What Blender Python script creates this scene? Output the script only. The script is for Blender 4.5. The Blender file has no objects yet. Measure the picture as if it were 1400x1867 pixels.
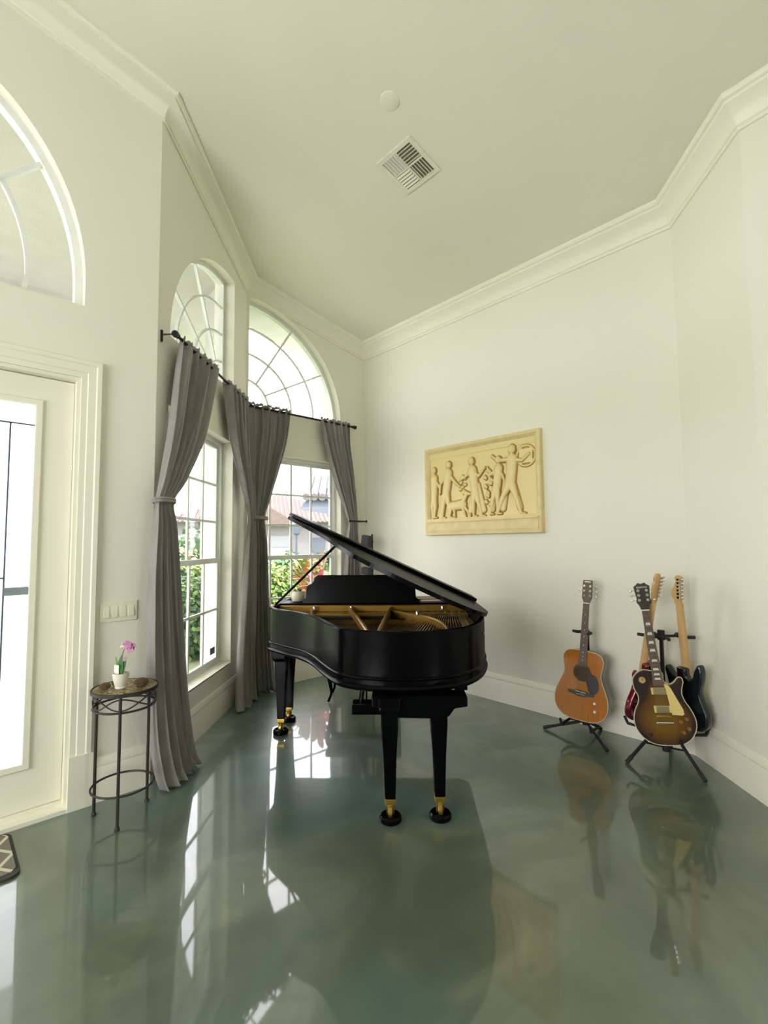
import bpy, bmesh, math, random
from math import sin, cos, pi, radians, sqrt
from mathutils import Vector, Matrix, noise
from mathutils.geometry import tessellate_polygon

random.seed(7)
SC = bpy.context.scene
COL = SC.collection

# ------------------------------------------------------------------ camera
F_PX, YAW, PITCH, ROLL, CAM_H = 875.9, 0.8195, 0.0669, -0.0091, 1.5
cam_data = bpy.data.cameras.new('camera')
cam = bpy.data.objects.new('camera', cam_data)
COL.objects.link(cam)
SC.camera = cam
fw = Vector((cos(YAW)*cos(PITCH), sin(YAW)*cos(PITCH), sin(PITCH)))
rt = Vector((sin(YAW), -cos(YAW), 0.0))
up = rt.cross(fw)
r2 = rt*cos(ROLL) + up*sin(ROLL)
u2 = -rt*sin(ROLL) + up*cos(ROLL)
cam.matrix_world = Matrix(((r2.x, u2.x, -fw.x, 0), (r2.y, u2.y, -fw.y, 0), (r2.z, u2.z, -fw.z, CAM_H), (0, 0, 0, 1)))
cam_data.sensor_fit = 'HORIZONTAL'
cam_data.sensor_width = 36.0
cam_data.lens = F_PX/1400*36.0
cam_data.clip_start = 0.02
cam_data.clip_end = 400

# ------------------------------------------------------------------ world and exposure
world = bpy.data.worlds.new('overcast_sky')
SC.world = world
world.use_nodes = True
wn = world.node_tree
for n in list(wn.nodes): wn.nodes.remove(n)
wo = wn.nodes.new('ShaderNodeOutputWorld')
wb = wn.nodes.new('ShaderNodeBackground')
wb.inputs['Color'].default_value = (1.0, 0.945, 1.0, 1)
wb.inputs['Strength'].default_value = 3.0
wn.links.new(wb.outputs[0], wo.inputs[0])

SC.view_settings.view_transform = 'Standard'
SC.view_settings.look = 'None'
SC.view_settings.exposure = 1.52
SC.view_settings.gamma = 1.0
SC.view_settings.use_curve_mapping = False
SC.cycles.use_denoising = True
SC.cycles.max_bounces = 12
SC.cycles.diffuse_bounces = 7
SC.cycles.transparent_max_bounces = 16
SC.cycles.caustics_reflective = False
SC.cycles.caustics_refractive = False
SC.cycles.sample_clamp_indirect = 6

# ------------------------------------------------------------------ room plan (metres)
XA, YD, DB = 1.04, 3.3254, 1.30           # corner entry/bay wall, bay wall is 45 degrees
YB = YD + DB                               # window wall
XB = XA + DB
XR, YC = 3.99, 1.0537                      # back wall, corner back/right
EC = 0.5257
XD, YDD = XR-EC, YC-EC                     # far right wall starts here
S2 = sqrt(.5)
ZC, SL = 4.04, 0.1938                      # ceiling height at the back wall and slope
XL, YN = -3.6, -4.4                        # rear walls of the room behind the camera
YK = YDD                                   # crease of the ceiling
def ceil_z(x, y):
    z = ZC + SL*(XR-x)
    if y < YK: z = z + 0.10*(YK-y)
    return z

def portal(name, loc, normal, w, h):
    l = bpy.data.lights.new(name, 'AREA'); l.shape = 'RECTANGLE'; l.size = w; l.size_y = h
    l.cycles.is_portal = True
    o = bpy.data.objects.new(name, l); COL.objects.link(o)
    o.location = loc
    nz = -Vector(normal).normalized(); nx = Vector((0, 0, 1)).cross(nz).normalized(); ny = nz.cross(nx)
    o.rotation_euler = Matrix((nx, ny, nz)).transposed().to_euler()
    return o
nA = Vector((S2, -S2, 0))                  # inward normal of the bay wall
def PA(s, z, off=0.0):                     # point on the bay wall; off > 0 is into the room
    return Vector((XA + s*S2 + off*nA.x, YD + s*S2 + off*nA.y, z))
portal('daylight_portal_bay', PA(.82, 2.25, -.22), nA, 1.3, 3.8)
portal('daylight_portal_front', (2.99, YB+.22, 2.3), (0, -1, 0), 1.26, 3.9)
portal('daylight_portal_entry', (-.35, YD+.24, 2.2), (0, -1, 0), 1.9, 4.2)
portal('daylight_portal_left', (XL-.22, .9, 1.9), (1, 0, 0), 3.4, 2.6)
portal('daylight_portal_rear', (XD-1.9, YN-.22, 1.7), (0, 1, 0), 1.3, 1.7)

sun_l = bpy.data.lights.new('sun', 'SUN'); sun_l.energy = 1.8; sun_l.angle = radians(3); sun_l.color = (1.0, .93, .80)
sun_o = bpy.data.objects.new('sun', sun_l); COL.objects.link(sun_o)
sd_ = Vector((.25, .42, -1.0)); nz_ = -sd_.normalized(); nx_ = Vector((0, 0, 1)).cross(nz_).normalized(); ny_ = nz_.cross(nx_)
sun_o.rotation_euler = Matrix((nx_, ny_, nz_)).transposed().to_euler()
def fill_light(name, loc, normal, w, h, power, color):  # unseen area lights added at the rear openings to brighten the room
    o = portal(name, loc, normal, w, h); o.data.cycles.is_portal = False
    o.data.energy = power; o.data.color = color
fill_light('fill_light_left', (XL+.03, 1.0, 1.8), (1, 0, 0), 2.9, 2.3, 28, (1.0, .985, .92))
fill_light('fill_light_rear', (XD-1.9, YN+.03, 1.7), (0, 1, 0), 1.0, 1.4, 3, (1.0, .93, .80))

# ------------------------------------------------------------------ helpers
def tag(o, label=None, cat=None, group=None, kind=None):
    if label: o['label'] = label
    if cat: o['category'] = cat
    if group: o['group'] = group
    if kind: o['kind'] = kind
    return o
def thing(name, label, cat, loc=(0, 0, 0), rz=0.0, group=None):
    o = bpy.data.objects.new(name, None); COL.objects.link(o)
    o.empty_display_size = .1
    o.location = loc; o.rotation_euler = (0, 0, rz)
    return tag(o, label, cat, group)

class MB:
    """collects vertices and faces, links them as one mesh object"""
    def __init__(s, M=None): s.v = []; s.f = []; s.m = []; s.M = M; s.mi = 0
    def add(s, vs, fs):
        b = len(s.v)
        for p in vs:
            p = Vector(p)
            s.v.append(tuple(s.M @ p) if s.M else tuple(p))
        for f in fs: s.f.append([b+i for i in f]); s.m.append(s.mi)
        return s
    def box(s, a, b):
        x0, y0, z0 = a; x1, y1, z1 = b
        vs = [(x0,y0,z0),(x1,y0,z0),(x1,y1,z0),(x0,y1,z0),(x0,y0,z1),(x1,y0,z1),(x1,y1,z1),(x0,y1,z1)]
        return s.add(vs, [(0,3,2,1),(4,5,6,7),(0,1,5,4),(1,2,6,5),(2,3,7,6),(3,0,4,7)])
    def obox(s, c, ax, ay, az, hx, hy, hz):
        c = Vector(c); ax = Vector(ax).normalized(); ay = Vector(ay).normalized(); az = Vector(az).normalized()
        vs = []
        for k in (-1, 1):
            for i, j in ((-1,-1),(1,-1),(1,1),(-1,1)):
                vs.append(c + ax*hx*i + ay*hy*j + az*hz*k)
        return s.add(vs, [(0,3,2,1),(4,5,6,7),(0,1,5,4),(1,2,6,5),(2,3,7,6),(3,0,4,7)])
    def ring(s, c, a, b, r, n, ry=None):
        ry = r if ry is None else ry
        return [Vector(c) + a*(r*cos(2*pi*i/n)) + b*(ry*sin(2*pi*i/n)) for i in range(n)]
    def tube(s, pts, r, n=10, closed=False, cap=True):
        pts = [Vector(p) for p in pts]; m = len(pts)
        rs = r if isinstance(r, (list, tuple)) else [r]*m
        vs = []; prev = None
        for i, p in enumerate(pts):
            if closed: d = pts[(i+1) % m] - pts[i-1]
            else: d = pts[min(i+1, m-1)] - pts[max(i-1, 0)]
            d.normalize()
            if prev is None:
                a = d.orthogonal().normalized()
            else:
                a = (prev - d*prev.dot(d))
                a = a.normalized() if a.length > 1e-6 else d.orthogonal().normalized()
            prev = a
            vs += s.ring(p, a, d.cross(a), rs[i], n)
        fs = []
        for i in range(m if closed else m-1):
            for j in range(n):
                k = (j+1) % n; i2 = (i+1) % m
                fs.append((i*n+j, i*n+k, i2*n+k, i2*n+j))
        if cap and not closed:
            fs.append(tuple(range(n))[::-1]); fs.append(tuple((m-1)*n+j for j in range(n)))
        return s.add(vs, fs)
    def lathe(s, prof, c=(0, 0, 0), n=28, axis='Z'):
        vs = []; c = Vector(c)
        for r, z in prof:
            for i in range(n):
                a = 2*pi*i/n
                if axis == 'Z': vs.append(c + Vector((r*cos(a), r*sin(a), z)))
                elif axis == 'Y': vs.append(c + Vector((r*cos(a), z, r*sin(a))))
                else: vs.append(c + Vector((z, r*cos(a), r*sin(a))))
        fs = []
        for i in range(len(prof)-1):
            for j in range(n):
                k = (j+1) % n
                fs.append((i*n+j, i*n+k, (i+1)*n+k, (i+1)*n+j))
        if prof[0][0] > 1e-5: fs.append(tuple(range(n))[::-1])
        if prof[-1][0] > 1e-5: fs.append(tuple((len(prof)-1)*n+j for j in range(n)))
        return s.add(vs, fs)
    def sphere(s, c, r, n=14, sc=(1, 1, 1)):
        m = n//2; vs = []; c = Vector(c)
        for i in range(m+1):
            t = pi*i/m
            for j in range(n):
                a = 2*pi*j/n
                vs.append(c + Vector((r*sc[0]*sin(t)*cos(a), r*sc[1]*sin(t)*sin(a), r*sc[2]*cos(t))))
        fs = [(i*n+j, (i+1)*n+j, (i+1)*n+(j+1) % n, i*n+(j+1) % n) for i in range(m) for j in range(n)]
        return s.add(vs, fs)
    def extr(s, outer, d, holes=(), fn=None):
        """polygon with holes in a plane (list of 3d points), extruded by vector d"""
        loops = [list(map(Vector, outer))] + [list(map(Vector, h)) for h in holes]
        flat = [p for l in loops for p in l]
        tris = tessellate_polygon(loops)
        d = Vector(d); n = len(flat)
        vs = flat + [p + d for p in flat]
        fs = [tuple(t) for t in tris] + [tuple(i+n for i in t)[::-1] for t in tris]
        o = 0
        for l in loops:
            k = len(l)
            for i in range(k):
                j = (i+1) % k
                fs.append((o+i, o+j, n+o+j, n+o+i))
            o += k
        return s.add(vs, fs)
    def sweep(s, path, prof, closed=False):
        """path: list of (point, outvec, upvec); prof: list of (a,b) offsets; section closed"""
        vs = []; k = len(prof)
        for p, a, b in path:
            for x, y in prof: vs.append(Vector(p) + Vector(a)*x + Vector(b)*y)
        fs = []; m = len(path)
        for i in range(m if closed else m-1):
            for j in range(k):
                j2 = (j+1) % k; i2 = (i+1) % m
                fs.append((i*k+j, i*k+j2, i2*k+j2, i2*k+j))
        if not closed:
            fs.append(tuple(range(k))[::-1]); fs.append(tuple((m-1)*k+j for j in range(k)))
        return s.add(vs, fs)
    def build(s, name, mat, parent=None, smooth=True, angle=35, bevel=0, solid=0, loc=None):
        me = bpy.data.meshes.new(name)
        me.from_pydata(s.v, [], s.f)
        mats = mat if isinstance(mat, (list, tuple)) else [mat]
        for m in mats: me.materials.append(m)
        bm = bmesh.new(); bm.from_mesh(me)
        bmesh.ops.recalc_face_normals(bm, faces=bm.faces)
        bm.to_mesh(me); bm.free()
        if len(mats) > 1:
            for i, p in enumerate(me.polygons): p.material_index = s.m[i]
        if smooth:
            for p in me.polygons: p.use_smooth = True
            me.set_sharp_from_angle(angle=radians(angle))
        me.update()
        o = bpy.data.objects.new(name, me); COL.objects.link(o)
        if parent: o.parent = parent
        if loc: o.location = loc
        if solid:
            md = o.modifiers.new('thickness', 'SOLIDIFY'); md.thickness = solid; md.offset = 0
        if bevel:
            md = o.modifiers.new('bevel', 'BEVEL'); md.width = bevel; md.segments = 2; md.limit_method = 'ANGLE'; md.angle_limit = radians(40)
        return o

def catmull(pts, n=8, closed=False):
    P = [Vector(p) for p in pts]; out = []; m = len(P)
    for i in range(m if closed else m-1):
        p0 = P[(i-1) % m] if (closed or i > 0) else P[0]*2-P[1]
        p1 = P[i]; p2 = P[(i+1) % m]
        p3 = P[(i+2) % m] if (closed or i+2 < m) else P[-1]*2-P[-2]
        for k in range(n):
            t = k/n
            out.append(.5*((2*p1) + (p2-p0)*t + (2*p0-5*p1+4*p2-p3)*t*t + (3*p1-p0-3*p2+p3)*t**3))
    if not closed: out.append(P[-1])
    return out

# ------------------------------------------------------------------ materials
def mat(name, c, rough=.5, metal=0.0, c2=None, scale=5.0, bump=0.0, bscale=40.0, coat=0.0, spec=.5, detail=3, dist=0.0, lo=.35, hi=.65, stretch=None, sheen=0, coat_rough=.05):
    m = bpy.data.materials.new(name); m.use_nodes = True
    nt = m.node_tree; b = nt.nodes['Principled BSDF']
    b.inputs['Base Color'].default_value = (*c, 1)
    b.inputs['Roughness'].default_value = rough
    b.inputs['Metallic'].default_value = metal
    b.inputs['Specular IOR Level'].default_value = spec
    if coat: b.inputs['Coat Weight'].default_value = coat; b.inputs['Coat Roughness'].default_value = coat_rough
    if sheen: b.inputs['Sheen Weight'].default_value = sheen
    tc = nt.nodes.new('ShaderNodeTexCoord'); mp = nt.nodes.new('ShaderNodeMapping')
    nt.links.new(tc.outputs['Object'], mp.inputs['Vector'])
    if stretch: mp.inputs['Scale'].default_value = stretch
    if c2 is None: c2 = tuple(x*.93 for x in c)
    nz = nt.nodes.new('ShaderNodeTexNoise'); nz.inputs['Scale'].default_value = scale
    nz.inputs['Detail'].default_value = detail; nz.inputs['Distortion'].default_value = dist
    nt.links.new(mp.outputs[0], nz.inputs['Vector'])
    cr = nt.nodes.new('ShaderNodeValToRGB')
    cr.color_ramp.elements[0].position = lo; cr.color_ramp.elements[0].color = (*c, 1)
    cr.color_ramp.elements[1].position = hi; cr.color_ramp.elements[1].color = (*c2, 1)
    nt.links.new(nz.outputs['Fac'], cr.inputs[0]); nt.links.new(cr.outputs[0], b.inputs['Base Color'])
    if bump:
        n2 = nt.nodes.new('ShaderNodeTexNoise'); n2.inputs['Scale'].default_value = bscale
        nt.links.new(mp.outputs[0], n2.inputs['Vector'])
        bp = nt.nodes.new('ShaderNodeBump'); bp.inputs['Strength'].default_value = bump; bp.inputs['Distance'].default_value = .01
        nt.links.new(n2.outputs['Fac'], bp.inputs['Height']); nt.links.new(bp.outputs[0], b.inputs['Normal'])
    return m
def glass_mat(name, tint=(1, 1, 1), gl=.08, frost=0.0):
    m = bpy.data.materials.new(name); m.use_nodes = True; nt = m.node_tree
    for n in list(nt.nodes): nt.nodes.remove(n)
    out = nt.nodes.new('ShaderNodeOutputMaterial')
    tr = nt.nodes.new('ShaderNodeBsdfTransparent'); tr.inputs[0].default_value = (*tint, 1)
    base = tr.outputs[0]
    if frost:
        tl = nt.nodes.new('ShaderNodeBsdfTranslucent'); tl.inputs[0].default_value = (*tint, 1)
        tc = nt.nodes.new('ShaderNodeTexCoord'); vn = nt.nodes.new('ShaderNodeTexNoise'); vn.inputs['Scale'].default_value = 60; vn.inputs['Detail'].default_value = 4
        nt.links.new(tc.outputs['Object'], vn.inputs['Vector'])
        bp = nt.nodes.new('ShaderNodeBump'); bp.inputs['Strength'].default_value = .6; bp.inputs['Distance'].default_value = .01
        nt.links.new(vn.outputs['Fac'], bp.inputs['Height']); nt.links.new(bp.outputs[0], tl.inputs['Normal'])
        mx = nt.nodes.new('ShaderNodeMixShader'); mx.inputs[0].default_value = frost
        nt.links.new(base, mx.inputs[1]); nt.links.new(tl.outputs[0], mx.inputs[2]); base = mx.outputs[0]
    g = nt.nodes.new('ShaderNodeBsdfGlossy'); g.inputs['Roughness'].default_value = .02
    lw = nt.nodes.new('ShaderNodeLayerWeight'); lw.inputs['Blend'].default_value = .5
    pw = nt.nodes.new('ShaderNodeMath'); pw.operation = 'POWER'; pw.inputs[1].default_value = 5; nt.links.new(lw.outputs['Facing'], pw.inputs[0])
    fr = nt.nodes.new('ShaderNodeMath'); fr.operation = 'MULTIPLY_ADD'; fr.inputs[1].default_value = .5; fr.inputs[2].default_value = .02; nt.links.new(pw.outputs[0], fr.inputs[0])
    m2 = nt.nodes.new('ShaderNodeMixShader')
    nt.links.new(fr.outputs[0], m2.inputs[0]); nt.links.new(base, m2.inputs[1]); nt.links.new(g.outputs[0], m2.inputs[2])
    nt.links.new(m2.outputs[0], out.inputs[0])
    return m

M_WALL = mat('cream_wall_paint', (.80, .785, .675), .85, c2=(.785, .77, .66), scale=1.2, bump=.05, bscale=180)
M_CEIL = mat('ceiling_paint', (.76, .76, .635), .9, c2=(.745, .745, .62), scale=1.5, bump=.05, bscale=120)
M_TRIM = mat('trim_gloss_paint', (.84, .82, .69), .45, c2=(.83, .81, .68))
M_FRAME = mat('window_vinyl', (.82, .84, .80), .4)
M_STUCCO = mat('exterior_stucco', (.50, .49, .46), .9, bump=.3, bscale=60)
M_GLASS = glass_mat('window_glass', (.96, .98, .98))
M_FROST = glass_mat('textured_door_glass', (.93, .97, 1.0), frost=.75)
M_FROST2 = glass_mat('clear_bevel_door_glass', (.93, .97, .98), frost=.35)
M_LEAD = mat('lead_came', (.10, .12, .17), .4, .6)
M_TEAL = mat('dark_blue_glass_bar', (.02, .06, .09), .2)
M_GREYGL = mat('grey_glass_bar', (.22, .27, .28), .3)
def lacquer(name, c, rough, f0, f90):
    m = bpy.data.materials.new(name); m.use_nodes = True; nt = m.node_tree
    for n in list(nt.nodes): nt.nodes.remove(n)
    out = nt.nodes.new('ShaderNodeOutputMaterial'); df = nt.nodes.new('ShaderNodeBsdfDiffuse'); df.inputs[0].default_value = (*c, 1)
    tc = nt.nodes.new('ShaderNodeTexCoord'); ns = nt.nodes.new('ShaderNodeTexNoise'); ns.inputs['Scale'].default_value = 7
    nt.links.new(tc.outputs['Object'], ns.inputs['Vector'])
    g = nt.nodes.new('ShaderNodeBsdfGlossy'); g.inputs['Roughness'].default_value = rough
    mr = nt.nodes.new('ShaderNodeMapRange'); mr.inputs['To Min'].default_value = rough*.8; mr.inputs['To Max'].default_value = rough*1.2
    nt.links.new(ns.outputs['Fac'], mr.inputs['Value']); nt.links.new(mr.outputs[0], g.inputs['Roughness'])
    lw = nt.nodes.new('ShaderNodeLayerWeight'); lw.inputs['Blend'].default_value = .5
    pw = nt.nodes.new('ShaderNodeMath'); pw.operation = 'POWER'; pw.inputs[1].default_value = 4; nt.links.new(lw.outputs['Facing'], pw.inputs[0])
    ma = nt.nodes.new('ShaderNodeMath'); ma.operation = 'MULTIPLY_ADD'; ma.inputs[1].default_value = f90; ma.inputs[2].default_value = f0; nt.links.new(pw.outputs[0], ma.inputs[0])
    mx = nt.nodes.new('ShaderNodeMixShader'); nt.links.new(ma.outputs[0], mx.inputs[0]); nt.links.new(df.outputs[0], mx.inputs[1]); nt.links.new(g.outputs[0], mx.inputs[2])
    nt.links.new(mx.outputs[0], out.inputs[0]); return m
M_BLACK = lacquer('black_lacquer', (.0012, .0015, .0018), .19, .011, .22)
M_BLACKM = mat('black_metal', (.008, .009, .010), .5, spec=.3)
M_RUBBER = mat('black_rubber', (.01, .011, .012), .7)
M_GOLD = mat('gold_iron_plate', (.42, .25, .045), .35, .75, c2=(.34, .2, .03), scale=8)
M_BRASS = mat('brass', (.44, .29, .065), .3, .9)
M_SOUND = mat('soundboard_wood', (.10, .045, .018), .4, c2=(.07, .03, .012), scale=6, stretch=(1, 8, 1))
M_STEEL = mat('steel', (.62, .63, .64), .25, .95)
M_CHROME = mat('chrome', (.8, .8, .8), .12, 1)
M_IVORY = mat('ivory_keys', (.72, .69, .58), .3)
M_FELT = mat('red_felt', (.25, .02, .02), .9)
M_IRON = mat('wrought_iron', (.035, .032, .026), .5, .3, bump=.3, bscale=90)
M_CURT = mat('taupe_curtain_fabric', (.33, .315, .30), .9, c2=(.275, .265, .25), scale=30, bump=.25, bscale=350, sheen=.15, stretch=(1, 1, .15))
M_RELIEF = mat('relief_plaster', (.72, .60, .31), .55, c2=(.66, .53, .25), scale=12, bump=.1, bscale=60)
M_ROD = mat('dark_bronze_rod', (.02, .018, .016), .35, .5)
M_POTW = mat('white_ceramic', (.80, .77, .66), .3)
M_POTC = mat('cream_ceramic', (.62, .58, .42), .4)
M_LEAFD = mat('orchid_leaf', (.03, .12, .03), .35, c2=(.06, .2, .035), scale=10)
M_LEAFL = mat('young_leaf', (.12, .26, .03), .4)
M_PINK = mat('orchid_petal', (.62, .36, .50), .6, c2=(.55, .28, .45), scale=20)
M_PETALW = mat('pale_petal', (.72, .66, .55), .6)
M_CONE = mat('pine_cone_brown', (.13, .085, .035), .8, c2=(.07, .045, .02), scale=60)
M_TAGW = mat('white_card', (.80, .80, .70), .6)
M_SWITCH = mat('switch_plastic', (.80, .78, .62), .35)
M_SOCK = mat('vent_metal', (.78, .77, .64), .5)
M_DUCT = mat('duct_shadow', (.22, .22, .15), .9)
M_MAPLE = mat('maple_neck', (.62, .40, .17), .4, c2=(.55, .34, .13), scale=10, stretch=(4, 4, .4))
M_STRING = mat('string_wire', (.25, .22, .17), .5, .6)
M_ROSE = mat('rosewood_fretboard', (.11, .07, .045), .45, c2=(.075, .045, .03), scale=20, stretch=(6, 6, .5))
M_HEAD = mat('dark_headstock', (.045, .04, .03), .3, c2=(.03, .028, .022))
M_PEARL = mat('pearl_inlay', (.78, .76, .66), .3)
M_SPRUCE = mat('amber_spruce_top', (.43, .145, .007), .2, c2=(.36, .11, .006), scale=14, stretch=(10, 1, .4), coat=.5)
M_MAHOG = mat('mahogany_sides', (.085, .06, .035), .3, c2=(.06, .04, .025), scale=10, coat=.3)
M_PICKB = mat('black_pickguard', (.008, .008, .008), .3)
M_CREAM = mat('cream_plastic', (.70, .55, .20), .35)
M_METRED = mat('metallic_red', (.17, .006, .016), .22, .35, c2=(.13, .004, .012), coat=.8)
M_BLUEBLK = mat('dark_teal_lacquer', (.006, .014, .016), .25, coat=.6)
M_BIND = mat('cream_binding', (.62, .55, .38), .4)
M_WHITEP = mat('white_plastic', (.8, .78, .7), .4)
M_DARKSP = mat('dark_speaker', (.012, .012, .013), .6, bump=.2, bscale=300)
M_PAPER = mat('paper', (.75, .74, .68), .8)
M_BOOK = mat('book_cover', (.20, .11, .07), .6)

def burst_material():
    m = bpy.data.materials.new('sunburst_lacquer'); m.use_nodes = True; nt = m.node_tree
    b = nt.nodes['Principled BSDF']
    b.inputs['Roughness'].default_value = .2; b.inputs['Coat Weight'].default_value = .6
    tc = nt.nodes.new('ShaderNodeTexCoord')
    def blob(cx, cz, sx, sz):
        mp = nt.nodes.new('ShaderNodeMapping'); mp.vector_type = 'POINT'
        mp.inputs['Location'].default_value = (-cx/sx, 0, -cz/sz); mp.inputs['Scale'].default_value = (1/sx, 0, 1/sz)
        nt.links.new(tc.outputs['Object'], mp.inputs['Vector'])
        ln = nt.nodes.new('ShaderNodeVectorMath'); ln.operation = 'LENGTH'
        nt.links.new(mp.outputs[0], ln.inputs[0]); return ln.outputs['Value']
    a = blob(0, .145, .160, .150); c = blob(.005, .235, .085, .17)
    mn = nt.nodes.new('ShaderNodeMath'); mn.operation = 'SMOOTH_MIN'; mn.inputs[2].default_value = .3
    nt.links.new(a, mn.inputs[0]); nt.links.new(c, mn.inputs[1])
    cr = nt.nodes.new('ShaderNodeValToRGB'); e = cr.color_ramp.elements
    e[0].position = .35; e[0].color = (.16, .078, .004, 1)
    e[1].position = 1.0; e[1].color = (.016, .006, .009, 1)
    x = cr.color_ramp.elements.new(.72); x.color = (.10, .038, .004, 1)
    nt.links.new(mn.outputs[0], cr.inputs[0]); nt.links.new(cr.outputs[0], b.inputs['Base Color'])
    return m
M_BURST = burst_material()

def floor_material():
    m = bpy.data.materials.new('metallic_epoxy_floor'); m.use_nodes = True; nt = m.node_tree
    b = nt.nodes['Principled BSDF']
    tc = nt.nodes.new('ShaderNodeTexCoord')
    def nz(scale, det, dist, off=0):
        mp = nt.nodes.new('ShaderNodeMapping'); mp.inputs['Location'].default_value = (off, off*.7, 0)
        nt.links.new(tc.outputs['Object'], mp.inputs['Vector'])
        n = nt.nodes.new('ShaderNodeTexNoise'); n.inputs['Scale'].default_value = scale; n.inputs['Detail'].default_value = det; n.inputs['Distortion'].default_value = dist
        nt.links.new(mp.outputs[0], n.inputs['Vector']); return n.outputs['Fac']
    cr = nt.nodes.new('ShaderNodeValToRGB'); e = cr.color_ramp.elements
    e[0].position = .30; e[0].color = (.050, .085, .070, 1)
    e[1].position = .68; e[1].color = (.21, .25, .185, 1)
    x = e.new(.5); x.color = (.100, .142, .108, 1)
    nt.links.new(nz(1.5, 4, 1.6), cr.inputs[0])
    cr2 = nt.nodes.new('ShaderNodeValToRGB'); e2 = cr2.color_ramp.elements
    e2[0].position = .42; e2[0].color = (.098, .108, .058, 1); e2[1].position = .62; e2[1].color = (.10, .18, .155, 1)
    nt.links.new(nz(.8, 3, .8, 5.3), cr2.inputs[0])
    mx = nt.nodes.new('ShaderNodeMix'); mx.data_type = 'RGBA'; mx.inputs[0].default_value = .5
    nt.links.new(cr.outputs[0], mx.inputs[6]); nt.links.new(cr2.outputs[0], mx.inputs[7])
    nt.links.new(mx.outputs[2], b.inputs['Base Color'])
    b.inputs['Roughness'].default_value = .35
    b.inputs['Metallic'].default_value = .1
    b.inputs['Coat Weight'].default_value = 1.0
    b.inputs['Coat Roughness'].default_value = .035
    b.inputs['Coat IOR'].default_value = 1.55
    bp = nt.nodes.new('ShaderNodeBump'); bp.inputs['Strength'].default_value = .12; bp.inputs['Distance'].default_value = .004
    nt.links.new(nz(3.2, 1, .4, 2.1), bp.inputs['Height'])
    nt.links.new(bp.outputs[0], b.inputs['Coat Normal'])
    return m
M_FLOOR = floor_material()

# ------------------------------------------------------------------ room shell
def struct(o): o['kind'] = 'structure'; return o
mb = MB()
mb.extr([(XL, YN, -.1), (XD, YN, -.1), (XD, YDD, -.1), (XR, YC, -.1), (XR, YB, -.1), (XB, YB, -.1), (XA, YD, -.1), (XL, YD, -.1)], (0, 0, .1))
struct(mb.build('floor', M_FLOOR, smooth=False))

mb = MB()
def cpt(x, y): return Vector((x, y, ceil_z(x, y)))
mb.extr([cpt(XL, YK), cpt(XD, YK), cpt(XR+.1, YK), cpt(XR+.1, YB+.1), cpt(XB-.1, YB+.1), cpt(XA-.1, YD+.1), cpt(XL, YD+.1)], (0, 0, .12))
mb.extr([cpt(XL, YN), cpt(XD, YN), cpt(XD, YK), cpt(XL, YK)], (0, 0, .12))
struct(mb.build('ceiling', M_CEIL, smooth=False))

def wall(name, p0, p1, thick, notches=(), holes=(), mats=None):
    """wall from p0 to p1 (xy), thickness to the left of the direction p0->p1; holes as loops of (s,z)"""
    p0 = Vector((*p0, 0)); p1 = Vector((*p1, 0)); L = (p1-p0).length; d = (p1-p0)/L
    nrm = Vector((-d.y, d.x, 0))
    def P(s, z): return p0 + d*s + Vector((0, 0, z))
    pts = [(0, 0)]
    for a, b, h in notches: pts += [(a, 0), (a, h), (b, h), (b, 0)]
    pts.append((L, 0))
    top = []
    q = P(L, 0); top.append((L, ceil_z(q.x, q.y)+.03))
    # a vertex where the wall meets the crease of the ceiling
    if (p0.y-YK)*(p1.y-YK) < -1e-6:
        t = (YK-p0.y)/(p1.y-p0.y)*L; q = P(t, 0); top.append((t, ceil_z(q.x, q.y)+.03))
    q = P(0, 0); top.append((0, ceil_z(q.x, q.y)+.03))
    pts += top
    mb = MB(); mb.extr([P(*a) for a in pts], nrm*thick, [[P(*a) for a in h] for h in holes])
    return struct(mb.build(name, mats or M_WALL, smooth=False))

def rect(a, b, z0, z1): return [(a, z0), (b, z0), (b, z1), (a, z1)]
def quarter(s0, s1, z0, z1, left=False, n=24):
    """quarter ellipse; centre at s1,z0 (curve falls to s0)  or centre at s0 when left"""
    pts = []
    if not left:
        pts = [(s0, z0), (s1, z0)] + [(s1-(s1-s0)*sin(pi/2*i/n), z0+(z1-z0)*cos(pi/2*i/n)) for i in range(n)]
    else:
        pts = [(s0, z0), (s1, z0)] + [(s0+(s1-s0)*cos(pi/2*i/n), z0+(z1-z0)*sin(pi/2*i/n)) for i in range(1, n+1)]
    return pts
T = .2
DX0, DX1 = -1.31, .61
CXD, RXD, RZD, ZTR = -.35, .965, 1.20, 2.97
A0, A1 = .17, 1.47
B0, B1 = 2.37, 3.60
ZS, ZH = .39, 2.49                         # sill and head of the lower windows
ZA0, ZA1 = 2.99, 4.10                      # quarter arches
ZB1 = 4.17
arch = [(CXD-RXD-XL, ZTR), (CXD+RXD-XL, ZTR)] + [(CXD+RXD*cos(pi*i/40)-XL, ZTR+.14+RZD*sin(pi*i/40)) for i in range(41)]
wall('wall_entry', (XL, YD), (XA, YD), T, [(DX0-XL, DX1-XL, 2.52)], [arch])
wall('wall_bay', (XA, YD), (XB, YB), T, [], [rect(A0, A1, ZS, ZH), quarter(A0, A1, ZA0, ZA1)])
wall('wall_front', (XB, YB), (XR, YB), T, [], [rect(B0-XB, B1-XB, ZS, ZH), quarter(B0-XB, B1-XB, ZA0, ZB1, True)])
wall('wall_back', (XR, YB), (XR, YC), T)
wall('wall_right', (XR, YC), (XD, YDD), T)
wall('wall_far_right', (XD, YDD), (XD, YN), T)
wall('wall_rear', (XD, YN), (XL, YN), T, [], [rect(1.3, 2.5, .9, 2.5)])
wall('wall_left', (XL, YN), (XL, YD), T, [], [rect(3.9, 6.9, .6, 3.0)])

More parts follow.
